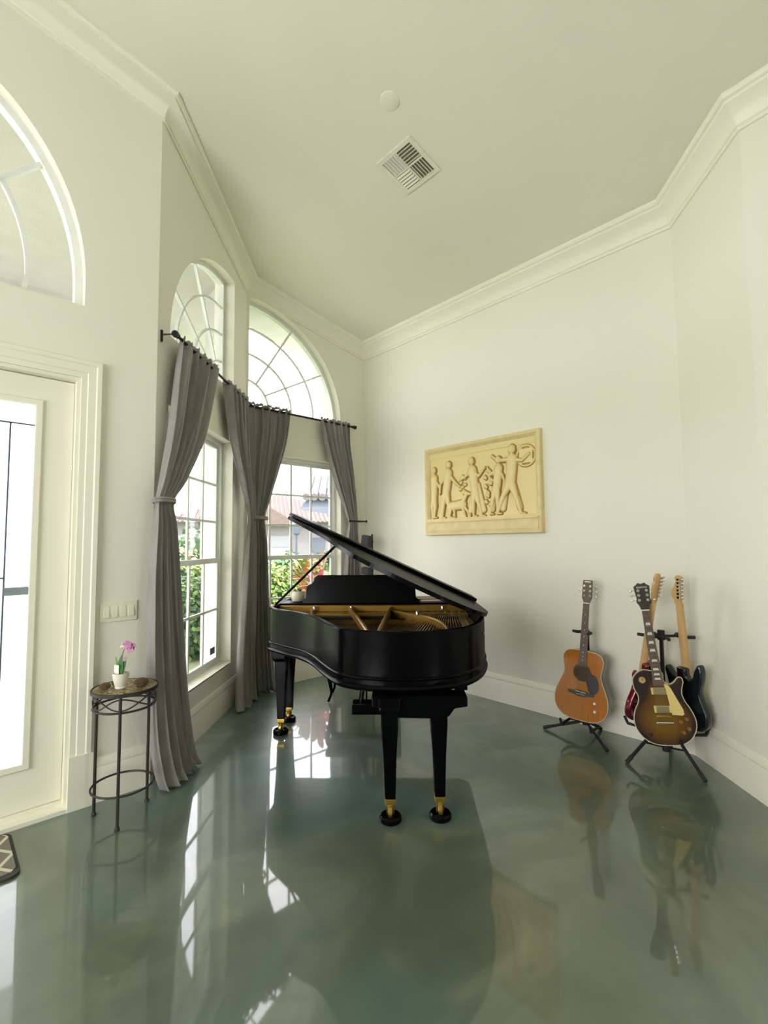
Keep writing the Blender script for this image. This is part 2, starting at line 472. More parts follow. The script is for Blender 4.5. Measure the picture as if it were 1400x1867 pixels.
# crown moulding and baseboards: swept along the walls with mitred corners
plan = [(XL, YD), (XA, YD), (XB, YB), (XR, YB), (XR, YC), (XD, YDD), (XD, YN+.0)]
def mitres(pl):
    out = []
    for i, p in enumerate(pl):
        ns = []
        for a, b in ((i-1, i), (i, i+1)):
            if a < 0 or b >= len(pl): continue
            d = Vector(pl[b]) - Vector(pl[a]); d.normalize(); ns.append(Vector((d.y, -d.x)))
        if len(ns) == 1: m = ns[0]
        else: m = (ns[0]+ns[1])/(1+ns[0].dot(ns[1]))
        out.append(Vector((m.x, m.y, 0)))
    return out
mt = mitres(plan)
crown_prof = [(0, -.17), (.014, -.17), (.014, -.15), (.024, -.143), (.03, -.125), (.045, -.10), (.068, -.075), (.095, -.058), (.108, -.05), (.108, -.036), (.125, -.03), (.135, -.018), (.135, .01), (0, .01)]
path = []
for (x, y), m in zip(plan, mt):
    z0 = ceil_z(x, y); z1 = ceil_z(x+m.x*.1, y+m.y*.1)
    sl = (z1-z0)/.1
    path.append(((x, y, z0), m + Vector((0, 0, sl)), (0, 0, 1)))
# split far right wall at the crease is at its first corner already
mb = MB(); mb.sweep(path, crown_prof)
struct(mb.build('trim_1', M_TRIM, angle=25))
base_prof = [(0, 0), (.022, 0), (.022, .19), (.018, .20), (.020, .205), (.020, .215), (.012, .235), (.008, .25), (0, .252)]
def baseboard(name, pl, mm):
    mb = MB(); mb.sweep([((x, y, 0), m, (0, 0, 1)) for (x, y), m in zip(pl, mm)], base_prof)
    return struct(mb.build(name, M_TRIM, angle=25))
baseboard('baseboard_entry', [(DX1+.115, YD), plan[1]], [Vector((0, -1, 0)), mt[1]])
baseboard('baseboard_bay', plan[1:3], mt[1:3])
baseboard('baseboard_front', plan[2:4], mt[2:4])
baseboard('baseboard_back', plan[3:5], mt[3:5])
baseboard('baseboard_right', plan[4:6], mt[4:6])
baseboard('baseboard_far_right', plan[5:7], mt[5:7])
baseboard('baseboard_left_of_door', [plan[0], (DX0-.115, YD)], [Vector((0, -1, 0))]*2)

# ------------------------------------------------------------------ windows
def frame_ring(mb, loop, P, w, d0, d1, cx, cz):
    """a frame of width w following a closed loop of (s,z), between depth d0 and d1"""
    n = len(loop); outv = []
    for i in range(n):
        a = Vector(loop[i-1]); b = Vector(loop[i]); c = Vector(loop[(i+1) % n])
        d1_ = (b-a).normalized(); d2_ = (c-b).normalized()
        n1 = Vector((-d1_.y, d1_.x)); n2 = Vector((-d2_.y, d2_.x))
        m = (n1+n2)/max(.35, 1+n1.dot(n2))
        outv.append(m)
    # loop given counter-clockwise: left normal points inside
    vs = []; fs = []
    for (s, z), m in zip(loop, outv):
        si, zi = s+m.x*w, z+m.y*w
        vs += [P(s, z, d0), P(si, zi, d0), P(si, zi, d1), P(s, z, d1)]
    for i in range(n):
        j = (i+1) % n
        for k in range(4):
            k2 = (k+1) % 4
            fs.append((i*4+k, i*4+k2, j*4+k2, j*4+k))
    mb.add(vs, fs)
def bar(mb, P, a, b, w, d0, d1):
    """bar between two (s,z) points with width w"""
    a = Vector(a); b = Vector(b); d = (b-a).normalized(); n = Vector((-d.y, d.x))*(w/2)
    q = [a-n, b-n, b+n, a+n]
    vs = [P(p.x, p.y, d0) for p in q] + [P(p.x, p.y, d1) for p in q]
    mb.add(vs, [(0,1,2,3),(7,6,5,4),(0,4,5,1),(1,5,6,2),(2,6,7,3),(3,7,4,0)])
def curve_bar(mb, P, pts, w, d0, d1):
    for i in range(len(pts)-1): bar(mb, P, pts[i], pts[i+1], w, d0, d1)
def PB(s, z, off=0.0): return Vector((s, YB-off, z))
def PE(s, z, off=0.0): return Vector((s, YD-off, z))

def hung_window(name, P, s0, s1, z0, z1, cols, sticker=False):
    root = bpy.data.objects.new(name, None); COL.objects.link(root); struct(root)
    zr = 1.36
    mb = MB(); frame_ring(mb, [(s0, z0), (s1, z0), (s1, z1), (s0, z1)], P, .035, -.10, -.17, 0, 0)
    mb.build('window_frame', M_FRAME, root, bevel=.003)
    a, b = s0+.035, s1-.035
    for nm, za, zb, d0, rows in (('upper_sash', zr-.02, z1-.035, -.13, 3), ('lower_sash', z0+.035, zr+.025, -.11, 2)):
        mb = MB(); frame_ring(mb, [(a, za), (b, za), (b, zb), (a, zb)], P, .032, d0, d0-.03, 0, 0)
        aa, bb, zza, zzb = a+.032, b-.032, za+.032, zb-.032
        if nm == 'lower_sash':
            bar(mb, P, (a, zr+.002), (b, zr+.002), .045, d0+.004, d0-.03)
        for i in range(1, cols): 
            s = aa+(bb-aa)*i/cols; bar(mb, P, (s, zza), (s, zzb), .021, d0-.004, d0-.024)
        for i in range(1, rows):
            z = zza+(zzb-zza)*i/rows; bar(mb, P, (aa, z), (bb, z), .021, d0-.003, d0-.025)
        sash = mb.build(nm, M_FRAME, root, bevel=.002)
        g = MB(); bar(g, P, (a+.01, (za+zb)/2), (b-.01, (za+zb)/2), zb-za-.02, d0-.012, d0-.016)
        g.build('glass_pane', M_GLASS, sash, smooth=False)
    mb = MB(); mb.add([P(s0, z0, 0), P(s1, z0, 0), P(s1, z0, -.1), P(s0, z0, -.1), P(s0-.0, z0+.012, .012), P(s1, z0+.012, .012), P(s1, z0+.012, -.1), P(s0, z0+.012, -.1)],
                      [(0,1,2,3),(4,5,6,7),(0,1,5,4),(1,2,6,5),(2,3,7,6),(3,0,4,7)])
    mb.build('window_sill', M_TRIM, root, smooth=False)
    if sticker:
        mb = MB(); bar(mb, P, (b-.16, z0+.14), (b-.05, z0+.14), .06, -.118, -.1195)
        mb.build('grey_sticker', mat('grey_sticker', (.12, .12, .15), .6), root, smooth=False)
    return root
hung_window('window_1', PA, A0, A1, ZS+.01, ZH, 4, True)
hung_window('window_2', PB, B0, B1, ZS+.01, ZH, 4)

def quarter_window(name, P, s0, s1, z0, z1, left):
    root = bpy.data.objects.new(name, None); COL.objects.link(root); struct(root)
    mb = MB(); frame_ring(mb, quarter(s0, s1, z0, z1, left), P, .035, -.10, -.16, 0, 0)
    mb.build('window_frame', M_FRAME, root, angle=30)
    mb = MB(); cx = s0 if left else s1; sg = 1 if left else -1
    rx = s1-s0-.02; rz = z1-z0-.02
    for k in (1, 2, 3):
        pts = [(cx+sg*rx*k/4*cos(pi/2*i/24), z0+.03+(rz-.01)*k/4*sin(pi/2*i/24)) for i in range(25)]
        curve_bar(mb, P, pts, .018, -.118, -.14)
    for a in (30, 60):
        c, s = cos(radians(a)), sin(radians(a))
        bar(mb, P, (cx+sg*rx*.25*c, z0+.03+rz*.25*s), (cx+sg*rx*c*.985, z0+.03+rz*s*.97), .018, -.116, -.142)
    mb.build('muntin', M_FRAME, root, angle=30)
    g = MB(); loop = quarter(s0+.01, s1-.01, z0+.01, z1-.01, left)
    q = [P(a, b, -.128) for a, b in loop]; g.extr(q, (P(0, 0, -.132)-P(0, 0, -.128)))
    g.build('glass_pane', M_GLASS, root, smooth=False)
    return root
quarter_window('window_3', PA, A0, A1, ZA0, ZA1, False)
quarter_window('window_4', PB, B0, B1, ZA0, ZB1, True)

# transom over the entry door
root = bpy.data.objects.new('window_5', None); COL.objects.link(root); struct(root)
loop = [(CXD-RXD, ZTR), (CXD+RXD, ZTR)] + [(CXD+RXD*cos(pi*i/40), ZTR+.14+RZD*sin(pi*i/40)) for i in range(41)]
mb = MB(); frame_ring(mb, loop, PE, .04, -.08, -.15, 0, 0); mb.build('window_frame', M_FRAME, root, angle=30)
mb = MB()
pts = [(CXD+.69*cos(pi*i/40), ZTR+.14+.86*sin(pi*i/40)) for i in range(41)]
curve_bar(mb, PE, [(CXD+.67, ZTR+.03)]+pts+[(CXD-.67, ZTR+.03)], .026, -.10, -.13)
for a in (38, 62, 90, 118, 142):
    c, s = cos(radians(a)), sin(radians(a))
    bar(mb, PE, (CXD+.25*c, ZTR+.14+.3*s), (CXD+RXD*c*.97, ZTR+.14+RZD*s*.97), .024, -.098, -.132)
mb.build('muntin', M_FRAME, root, angle=30)
g = MB(); g.extr([PE(a, b, -.115) for a, b in loop], (0, .004, 0)); g.build('glass_pane', M_GLASS, root, smooth=False)

# unseen windows behind the camera, openings added to let in fill light
for nm, f, a, b, za, zb in (('fill_window_rear', lambda s, z, o=0: Vector((XD-s, YN+o, z)), 1.3, 2.5, .9, 2.5), ('fill_window_left', lambda s, z, o=0: Vector((XL+o, YN+s, z)), 3.9, 6.9, .6, 3.0)):
    root = bpy.data.objects.new(nm, None); COL.objects.link(root); struct(root)
    mb = MB(); frame_ring(mb, rect(a, b, za, zb), f, .05, -.08, -.15, 0, 0)
    for i in (1, 2): bar(mb, f, (a+(b-a)*i/3, za), (a+(b-a)*i/3, zb), .05, -.08, -.15)
    mb.build('window_frame', M_FRAME, root)
    g = MB(); bar(g, f, (a, (za+zb)/2), (b, (za+zb)/2), zb-za, -.11, -.114); g.build('glass_pane', M_GLASS, root, smooth=False)

# ------------------------------------------------------------------ entry door
root = bpy.data.objects.new('door_1', None); COL.objects.link(root); struct(root)
mb = MB()
cas = [(0, 0), (0, .0), (.0, .016), (.03, .016), (.035, .022), (.075, .024), (.082, .030), (.105, .030), (.11, .022), (.11, 0)]
# casing as swept profile around the opening: right jamb, head, left jamb
def casing_path():
    P = []
    corners = [((DX1, 0), (1, 0)), ((DX1, 2.52), (1, 1)), ((DX0, 2.52), (-1, 1)), ((DX0, 0), (-1, 0))]
    return [((x, YD, z), Vector((a, 0, b)), (0, -1, 0)) for (x, z), (a, b) in corners]
mb.sweep(casing_path(), cas)
mb.box((DX1-.005, YD-.034, 0), (DX1+.118, YD, .30)); mb.box((DX0-.118, YD-.034, 0), (DX0+.005, YD, .30))
mb.build('door_casing', M_TRIM, root, angle=25)
mb = MB(); mb.box((DX1-.02, YD-.0, 0), (DX1, YD+.19, 2.52)); mb.box((DX0, YD, 0), (DX0+.02, YD+.19, 2.52)); mb.box((DX0+.02, YD, 2.50), (DX1-.02, YD+.19, 2.52))
mb.build('door_jamb', M_TRIM, root, smooth=False)
mb = MB(); mb.box((DX0, YD-.03, 0), (DX1, YD+.19, .022)); mb.box((DX0, YD+.03, .022), (DX1, YD+.16, .045))
mb.build('threshold', M_TRIM, root, smooth=False)
mb = MB(); mb.box((DX1-.05, YD+.108, .045), (DX1-.02, YD+.14, 2.50)); mb.box((DX0+.02, YD+.108, .045), (DX0+.05, YD+.14, 2.50)); mb.box((DX0+.05, YD+.108, 2.46), (DX1-.05, YD+.14, 2.499))
mb.build('door_stop', M_TRIM, root, smooth=False)
yL0, yL1 = YD+.06, YD+.105
for x0, x1, side in ((-.345, DX1-.022, 1), (DX0+.022, -.355, -1)):
    gx0, gx1, gz0, gz1 = x0+.185, x1-.185, .30, 2.33
    mb = MB()
    mb.extr([(x0, yL0, .05), (x1, yL0, .05), (x1, yL0, 2.495), (x0, yL0, 2.495)], (0, yL1-yL0, 0), [[(gx0, yL0, gz0), (gx1, yL0, gz0), (gx1, yL0, gz1), (gx0, yL0, gz1)]])
    leaf = mb.build('door_leaf', M_TRIM, root, smooth=False)
    mb = MB(); Pd = lambda s, z, off=0: Vector((s, yL0-off, z))
    frame_ring(mb, [(gx0-.03, gz0-.03), (gx1+.03, gz0-.03), (gx1+.03, gz1+.03), (gx0-.03, gz1+.03)], Pd, .035, .014, 0, 0, 0)
    mb.build('glass_moulding', M_TRIM, leaf, bevel=.004)
    fx = gx1-.115
    g = MB(); g.box((gx0, yL0+.02, gz0), (fx, yL0+.024, gz1-.12)); g.build('textured_glass_pane', M_FROST, leaf, smooth=False)
    g = MB(); g.box((fx, yL0+.02, gz0), (gx1, yL0+.024, gz1-.12)); g.box((gx0, yL0+.02, gz1-.12), (gx1, yL0+.024, gz1)); g.build('bevelled_glass_pane', M_FROST2, leaf, smooth=False)
    mb = MB()
    for s in (fx, fx-.10, gx0+.10, gx0+.2):
        bar(mb, Pd, (s, gz0 if s != fx-.10 else 1.33), (s, gz1-.12), .008, -.015, -.028)
    bar(mb, Pd, (gx0, gz1-.12), (gx1, gz1-.12), .008, -.015, -.028)
    bar(mb, Pd, (gx0, 1.33), (fx, 1.33), .008, -.015, -.028)
    mb.build('lead_came', M_LEAD, leaf, smooth=False)
    mb = MB(); bar(mb, Pd, (gx0, gz0+.13), (fx, gz0+.13), .07, -.014, -.029); bar(mb, Pd, (gx0, gz1-.17), (fx-.10, gz1-.17), .07, -.014, -.029)
    mb.build('dark_glass_bar', M_TEAL, leaf, smooth=False)
    mb = MB(); bar(mb, Pd, (fx, 1.255), (gx1, 1.255), .045, -.014, -.029); mb.build('grey_glass_bar', M_GREYGL, leaf, smooth=False)
    hx = x0+.06 if side > 0 else x1-.06
    mb = MB(); mb.lathe([(.028, 0), (.028, -.012), (.012, -.016), (.012, -.045)], (hx, yL0, 1.0), axis='Y')
    mb.tube([(hx, yL0-.045, 1.0), (hx+.06*side, yL0-.05, 1.0), (hx+.11*side, yL0-.046, .995)], .009)
    mb.build('door_handle', M_STEEL, leaf)

# switch plate
t = thing('light_switch', 'white four-gang rocker light switch plate on the wall beside the entry door', 'light switch', (.848, YD, 1.10))
mb = MB(); mb.box((-.105, -.008, -.06), (.105, 0, .06)); mb.build('wall_plate', M_SWITCH, t, bevel=.003)
for i in range(4):
    mb = MB(); x = -.069+.046*i
    mb.add([(x-.016, -.008, -.033), (x+.016, -.008, -.033), (x+.016, -.008, .033), (x-.016, -.008, .033), (x-.016, -.016, -.033), (x+.016, -.016, -.033), (x+.016, -.010, .033), (x-.016, -.010, .033)],
           [(0,3,2,1),(4,5,6,7),(0,1,5,4),(1,2,6,5),(2,3,7,6),(3,0,4,7)])
    mb.build('rocker', M_SWITCH, t, bevel=.001)

# ------------------------------------------------------------------ ceiling fittings
tilt = math.atan(SL)
def on_ceiling(o, x, y):
    # local -Z faces down out of the sloping ceiling
    o.location = (x, y, ceil_z(x, y)); o.rotation_euler = (0, tilt, 0)
t = thing('air_vent', 'square white four-way louvred air vent in the ceiling', 'air vent'); on_ceiling(t, 2.49, 2.36)
h = .172
mb = MB(); frame_ring(mb, [(-h, -h), (h, -h), (h, h), (-h, h)], lambda a, b, o=0: Vector((a, b, -o)), .034, .012, 0, 0, 0)
mb.box((-.006, -h+.03, -.014), (.006, h-.03, 0)); mb.box((-h+.03, -.006, -.014), (h-.03, .006, 0))
mb.build('vent_frame', M_SOCK, t, bevel=.002)
mb = MB(); mb.box((-h+.01, -h+.01, -.003), (h-.01, h-.01, -.0005)); mb.build('duct_opening', M_DUCT, t, smooth=False)
q = h-.036
for qx, qy, ax, sg in ((1, 1, 1, -1), (-1, 1, 0, -1), (-1, -1, 1, 1), (1, -1, 0, 1)):
    for k in range(5):
        c = .008+(q-.012)*(k+.5)/5
        mb = MB()
        if ax == 0: mb.obox((qx*(.006+q/2), qy*c, -.011), (1, 0, 0), (0, cos(.7), sin(.7)*sg), (0, -sin(.7)*sg, cos(.7)), q/2-.002, .009, .0012)
        else: mb.obox((qx*c, qy*(.006+q/2), -.011), (0, 1, 0), (cos(.7), 0, sin(.7)*sg), (-sin(.7)*sg, 0, cos(.7)), q/2-.002, .009, .0012)
        mb.build('louvre', M_SOCK, t, smooth=False)
mb = MB(); mb.lathe([(0, -.008), (.056, -.008), (.062, -.005), (.064, 0)], n=40)
o = mb.build('ceiling_speaker_cover', M_CEIL); on_ceiling(o, 2.075, 2.13)
tag(o, 'small round blank cover plate on the ceiling near the air vent', 'ceiling cover')
# ------------------------------------------------------------------ curtain rods and curtains
def rod(name, label, P, s0, s1, z, fin0, fin1, brs):
    t = thing(name, label, 'curtain rod', P(s0, z, .1))
    inv = -Vector(P(s0, z, .1))
    mb = MB(Matrix.Translation(inv)); mb.tube([P(s0, z, .1), P(s1, z, .1)], .011, 12); mb.build('rod', M_ROD, t)
    for s, f, sg in ((s0, fin0, -1), (s1, fin1, 1)):
        if not f: continue
        d = (P(s1, z, .1)-P(s0, z, .1)).normalized()*sg
        mb = MB(Matrix.Translation(inv)); p = P(s, z, .1)
        mb.tube([p, p+d*.01, p+d*.02, p+d*.04, p+d*.06, p+d*.075], [.013, .018, .014, .024, .022, .004], 14)
        mb.build('finial', M_ROD, t)
    for s in brs:
        mb = MB(Matrix.Translation(inv))
        mb.tube([P(s, z-.05, .004), P(s, z+.03, .004)], .010, 8); mb.tube([P(s, z, .004), P(s, z, .1)], .006, 8)
        mb.tube([P(s-.006, z, .1), P(s+.006, z, .1)], .017, 12); mb.build('bracket', M_ROD, t)
    return t
rod('curtain_rod', 'dark curtain rod with knob finial over the angled bay window', PA, .09, 1.80, 2.94, True, False, (.045, 1.55))
rod('curtain_rod', 'dark curtain rod running over the straight window beside the back wall', PB, 2.30, 3.70, 2.945, False, True, (2.40, 3.64))

def curtain(label, P, rows, npl, amp, group, seed, tie=None):
    """rows: (sL, zL, sR, zR, amplitude factor) from the top to the hem"""
    rnd = random.Random(seed)
    t = thing('curtain', label, 'curtain', P(rows[0][0], rows[-1][1], .1), group=group)
    inv = Matrix.Translation(-Vector(P(rows[0][0], rows[-1][1], .1)))
    rr = catmull([Vector((a, b, c)) for a, b, c, d, e, f in rows], 10)
    r2_ = catmull([Vector((d, e, f)) for a, b, c, d, e, f in rows], 10)
    nx = npl*14; ph = [rnd.uniform(0, 6.28) for _ in range(8)]
    vs = []; m = len(rr)
    for i in range(m):
        sL, zL, sR = rr[i]; zR, am, off = r2_[i]
        v = i/(m-1)
        for j in range(nx+1):
            u = j/nx
            uu = u + .018*sin(2*pi*u*2+ph[0]+v*2.2) + .01*sin(2*pi*u*5+ph[1]-v*3)
            w = 2*pi*npl*uu
            d = sin(w+ph[2]+.7*sin(v*3+ph[3])) + .32*sin(2.3*w+ph[4]+v*1.5) + .2*sin(.41*w+ph[5]+v*4)
            sq = .22*cos(w+ph[2])/npl
            s = sL+(sR-sL)*(u+sq*min(1, am)*u*(1-u)*4)
            vs.append(P(s, zL+(zR-zL)*u, off + amp*am*d))
    fs = []
    for i in range(m-1):
        for j in range(nx):
            a = i*(nx+1)+j; fs.append((a, a+1, a+nx+2, a+nx+1))
    mb = MB(inv); mb.add(vs, fs)
    # ruffled header above the rod
    hv = []
    for k in range(3):
        for j in range(nx+1):
            u = j/nx; sL, zL, sR = rr[0]; zR, am, off = r2_[0]
            hv.append(P(sL+(sR-sL)*u, zL+(zR-zL)*u + (0, .015, .03+.008*sin(j*1.9+ph[6]))[k], off + amp*am*.9*sin(2*pi*npl*u+ph[2]+.7*sin(ph[3]))))
    mb.add(hv, [(k*(nx+1)+j, k*(nx+1)+j+1, (k+1)*(nx+1)+j+1, (k+1)*(nx+1)+j) for k in range(2) for j in range(nx)])
    mb.build('curtain_panel', M_CURT, t, angle=80, solid=.004)
    if tie:
        sA, sB, z, off, r = tie
        mb = MB(inv); n = 20; c = (sA+sB)/2; h = (sB-sA)/2
        ring = [P(c+h*cos(2*pi*i/n), z+.006*sin(2*pi*i/n), off+r*sin(2*pi*i/n)) for i in range(n)]
        for dz in (-.008, .008):
            mb.tube([p+Vector((0, 0, dz)) for p in ring], .009, 8, closed=True)
        mb.build('tieback', M_CURT, t)
    return t
# (sL, zL, sR, zR, amp factor, offset from the wall)
curtain('taupe curtain nearest the entry door, tied back low beside the plant stand', PA,
        [(.128, 2.93, .72, 2.95, 1.0, .10), (.07, 2.65, .62, 2.70, 1.05, .10), (-.005, 2.25, .45, 2.31, 1.0, .10), (-.10, 1.93, .19, 1.96, .7, .10),
         (-.15, 1.79, .03, 1.79, .45, .10), (-.165, 1.62, .06, 1.62, .7, .10), (-.185, 1.30, .11, 1.30, .9, .10), (-.183, .80, .165, .78, 1.1, .11),
         (-.17, .40, .20, .40, 1.2, .13), (-.13, .12, .235, .12, 1.3, .16), (-.11, .012, .27, .012, 1.4, .19)], 5, .036, 'taupe tied curtains', 3,
        tie=(-.165, .045, 1.79, .10, .05))
curtain('taupe curtain on the right side of the angled bay window, gathered in the bay corner', PA,
        [(1.01, 2.935, 1.60, 2.94, 1.0, .10), (1.09, 2.70, 1.61, 2.72, 1.0, .10), (1.20, 2.46, 1.63, 2.46, 1.0, .10), (1.43, 2.15, 1.69, 2.15, .8, .10),
         (1.64, 1.79, 1.74, 1.79, .45, .11), (1.58, 1.47, 1.72, 1.47, .7, .11), (1.47, .95, 1.69, .95, .9, .12), (1.38, .5, 1.68, .5, 1.1, .13),
         (1.30, .10, 1.66, .10, 1.3, .15), (1.27, .012, 1.66, .012, 1.4, .16)], 5, .030, 'taupe tied curtains', 5)
curtain('taupe curtain on the left half of the straight window, gathered beside the bay corner', PB,
        [(2.335, 2.96, 2.83, 2.965, 1.0, .10), (2.335, 2.80, 2.82, 2.82, 1.0, .10), (2.34, 2.60, 2.79, 2.62, 1.0, .10), (2.35, 2.26, 2.69, 2.28, .9, .10),
         (2.385, 1.95, 2.58, 1.96, .6, .10), (2.39, 1.78, 2.526, 1.78, .45, .10), (2.40, 1.5, 2.55, 1.5, .7, .10), (2.39, .9, 2.57, .9, 1.0, .11),
         (2.36, .4, 2.60, .4, 1.2, .13), (2.35, .012, 2.64, .012, 1.4, .15)], 5, .032, 'taupe tied curtains', 11,
        tie=(2.36, 2.545, 1.78, .10, .055))
curtain('taupe curtain beside the back wall, pulled right over a metal holdback', PB,
        [(3.22, 2.955, 3.665, 2.955, 1.0, .10), (3.29, 2.70, 3.68, 2.70, 1.0, .10), (3.376, 2.43, 3.727, 2.44, 1.0, .10), (3.50, 2.11, 3.768, 2.12, .8, .10),
         (3.637, 1.78, 3.795, 1.78, .5, .10), (3.62, 1.6, 3.80, 1.6, .7, .10), (3.60, 1.3, 3.83, 1.3, .9, .10), (3.57, .9, 3.85, .9, 1.0, .10),
         (3.55, .4, 3.88, .4, 1.1, .12), (3.54, .012, 3.90, .012, 1.2, .13)], 5, .028, 'taupe tied curtains', 17)
t = thing('curtain_holdback', 'dark metal holdback gripping the curtain beside the back wall', 'curtain holdback', (3.83, YB, 1.78))
mb = MB(); mb.tube([(-.22, -.165, 0), (.0, -.165, 0), (.03, -.165, 0)], .009, 10); mb.build('bar', M_ROD, t)
mb = MB(); mb.tube([(.02, -.165, 0), (.02, -.0, 0)], .008, 10); mb.lathe([(.025, -.006), (.025, 0)], axis='Y'); mb.build('wall_mount', M_ROD, t)
for x, r in ((.035, .016), (-.22, .014)):
    mb = MB(); mb.sphere((x, -.165, 0), r); mb.build('knob', M_ROD, t)

# ------------------------------------------------------------------ grand piano
U0, W0 = 3.6, -.2
base = (U0*S2+W0*S2, U0*S2-W0*S2, 0)
piano = thing('grand_piano', 'black grand piano with its lid propped open in front of the windows', 'piano', base, radians(45))
def L(u, w, z): return Vector((u-U0, -(w-W0), z))
U_K = 4.56                                   # keyboard end
out_pts = [(4.56, -1.08), (4.2, -1.08), (3.98, -1.08), (3.85, -1.045), (3.71, -.915), (3.55, -.74), (3.37, -.615), (3.12, -.495), (2.93, -.39), (2.84, -.28),
           (2.79, -.13), (2.78, .05), (2.82, .22), (2.91, .375), (3.06, .48), (3.27, .55), (3.5, .58), (3.9, .585), (4.56, .585)]
outl = [Vector((a.x, a.y)) for a in catmull([(x, y, 0) for x, y in out_pts], 7)]
def inset(poly, d):
    o = []
    for i, p in enumerate(poly):
        a = poly[max(i-1, 0)]; b = poly[min(i+1, len(poly)-1)]
        t_ = (b-a).normalized(); n = Vector((-t_.y, t_.x))
        # interior is to the left when walking from treble front round the tail to bass front
        o.append(p + n*d)
    return o
cen = Vector((3.6, -.2))
sgn = 1 if (inset(outl, .05)[60]-cen).length < (outl[60]-cen).length else -1
ins = inset(outl, .038*sgn)
ZR0, ZR1 = .66, 1.0
# rim: profile swept round the outline (a = outward, b = up)
nrm = [(outl[i]-ins[i]).normalized() for i in range(len(outl))]
rim_prof = [(0, ZR0), (0, ZR0+.005), (.012, ZR0+.008), (.016, ZR0+.020), (.010, ZR0+.030), (0, ZR0+.036), (0, .722), (.006, .726), (.009, .733), (.006, .740), (0, .744),
            (0, ZR1-.006), (-.006, ZR1), (-.032, ZR1), (-.038, ZR1-.006), (-.038, ZR0)]
mb = MB()
mb.sweep([(L(p.x, p.y, 0), Vector((n.x, -n.y, 0)), (0, 0, 1)) for p, n in zip(outl, nrm)], rim_prof)
mb.build('rim', M_BLACK, piano, angle=30)
# bottom board + beams
mb = MB(); mb.extr([L(p.x, p.y, ZR0+.004) for p in ins], (0, 0, .03)); mb.build('bottom_board', M_BLACK, piano, smooth=False)
mb = MB(); mb.extr([L(p.x, p.y, .835) for p in ins if p.x < 4.16] , (0, 0, .01)); mb.build('soundboard', M_SOUND, piano, smooth=False)
# iron plate: flange round the inside, pin block plate and struts
fl = [i for i in range(len(outl)) if outl[i].x < 4.14]
f0 = inset(outl, .040*sgn); f1 = inset(outl, .125*sgn)
mb = MB()
for z0, z1, a, b in ((.875, .895, f0, f1),):
    mb.sweep([(L(*a[i], 0), L(*b[i], 0)-L(*a[i], 0), (0, 0, 1)) for i in fl], [(0, z0), (1, z0-.02), (1, z1-.015), (.6, z1), (0, z1)])
mb.build('iron_plate_flange', M_GOLD, piano, angle=30)
mb = MB()
mb.box((3.98-U0, -(.545)+W0, .845), (4.20-U0, 1.04+W0, .93))
mb.box((4.10-U0, -(.545)+W0, .93), (4.14-U0, 1.04+W0, .985))
mb.build('pin_block_plate', M_GOLD, piano, bevel=.006)
def strut(u0, w0, u1, w1, z0=.965, z1=.93):
    a = L(u0, w0, z0); b = L(u1, w1, z1); d = (b-a).normalized(); sd = Vector((-d.y, d.x, 0))
    mb = MB(); mb.sweep([(a, sd, (0, 0, 1)), ((a+b)/2+Vector((0, 0, .004)), sd, (0, 0, 1)), (b, sd, (0, 0, 1))],
        [(-.013, -.05), (.013, -.05), (.013, -.006), (.006, 0), (-.006, 0), (-.013, -.006)])
    mb.build('plate_strut', M_GOLD, piano, angle=30)
strut(4.09, -.76, 3.75, -.68, .965, .915); strut(4.09, -.43, 2.99, -.19, .975, .945); strut(4.09, -.09, 2.99, -.155, .975, .945)
# curved bass bridge bar
mb = MB(); cp = catmull([L(3.98, -.09, .965), L(3.82, .03, .965), L(3.64, .19, .96), L(3.41, .28, .955), L(3.14, .31, .94)], 8)
pth = []
for i, p in enumerate(cp):
    d = (cp[min(i+1, len(cp)-1)]-cp[max(i-1, 0)]).normalized(); pth.append((p, Vector((-d.y, d.x, 0)), (0, 0, 1)))
mb.sweep(pth, [(-.012, -.05), (.012, -.05), (.012, -.005), (.006, 0), (-.006, 0), (-.012, -.005)])
mb.build('plate_curve_bar', M_GOLD, piano, angle=30)
for (u, w) in ((4.05, -.73), (4.06, -.42), (4.05, .34), (3.72, .12)):
    mb = MB(); c = L(u, w, .955); mb.lathe([(.011, 0), (.011, .022), (.008, .03), (.0, .032)], c, 14); mb.build('plate_bolt', M_STEEL, piano)
mb = MB()
for k in range(52):                          # tenor and treble strings
    w = -.98 + 1.06*k/51
    ue = 3.80-.62*((k/51)**.6) if k > 3 else 3.84-.02*k
    mb.tube([L(3.99, w, .905), L(max(ue, 3.02), w*.86-.03, .898)], .0012, 4, cap=False)
mb.build('treble_strings', M_STRING, piano); piano.children[-1]['kind'] = 'stuff'
mb = MB()
for k in range(30):
    w = .12 + .40*k/29
    mb.tube([L(3.99, w, .925), L(2.98+.2*(k/29), w*.9-.28+.012*k, .915)], .0022, 4, cap=False)
mb.build('bass_strings', M_BRASS, piano); piano.children[-1]['kind'] = 'stuff'
mb = MB(); 
for k in range(26):
    for j in range(2):
        mb.tube([L(4.01+.04*j, -.95+1.42*k/25+.012*j, .925), L(4.01+.04*j, -.95+1.42*k/25+.012*j, .943)], .003, 6)
mb.build('tuning_pins', M_STRING, piano); piano.children[-1]['kind'] = 'stuff'
mb = MB(); mb.box((3.88-U0, -.45+W0, .90), (3.93-U0, .98+W0, .922)); mb.build('damper_row', M_BLACKM, piano, bevel=.004)
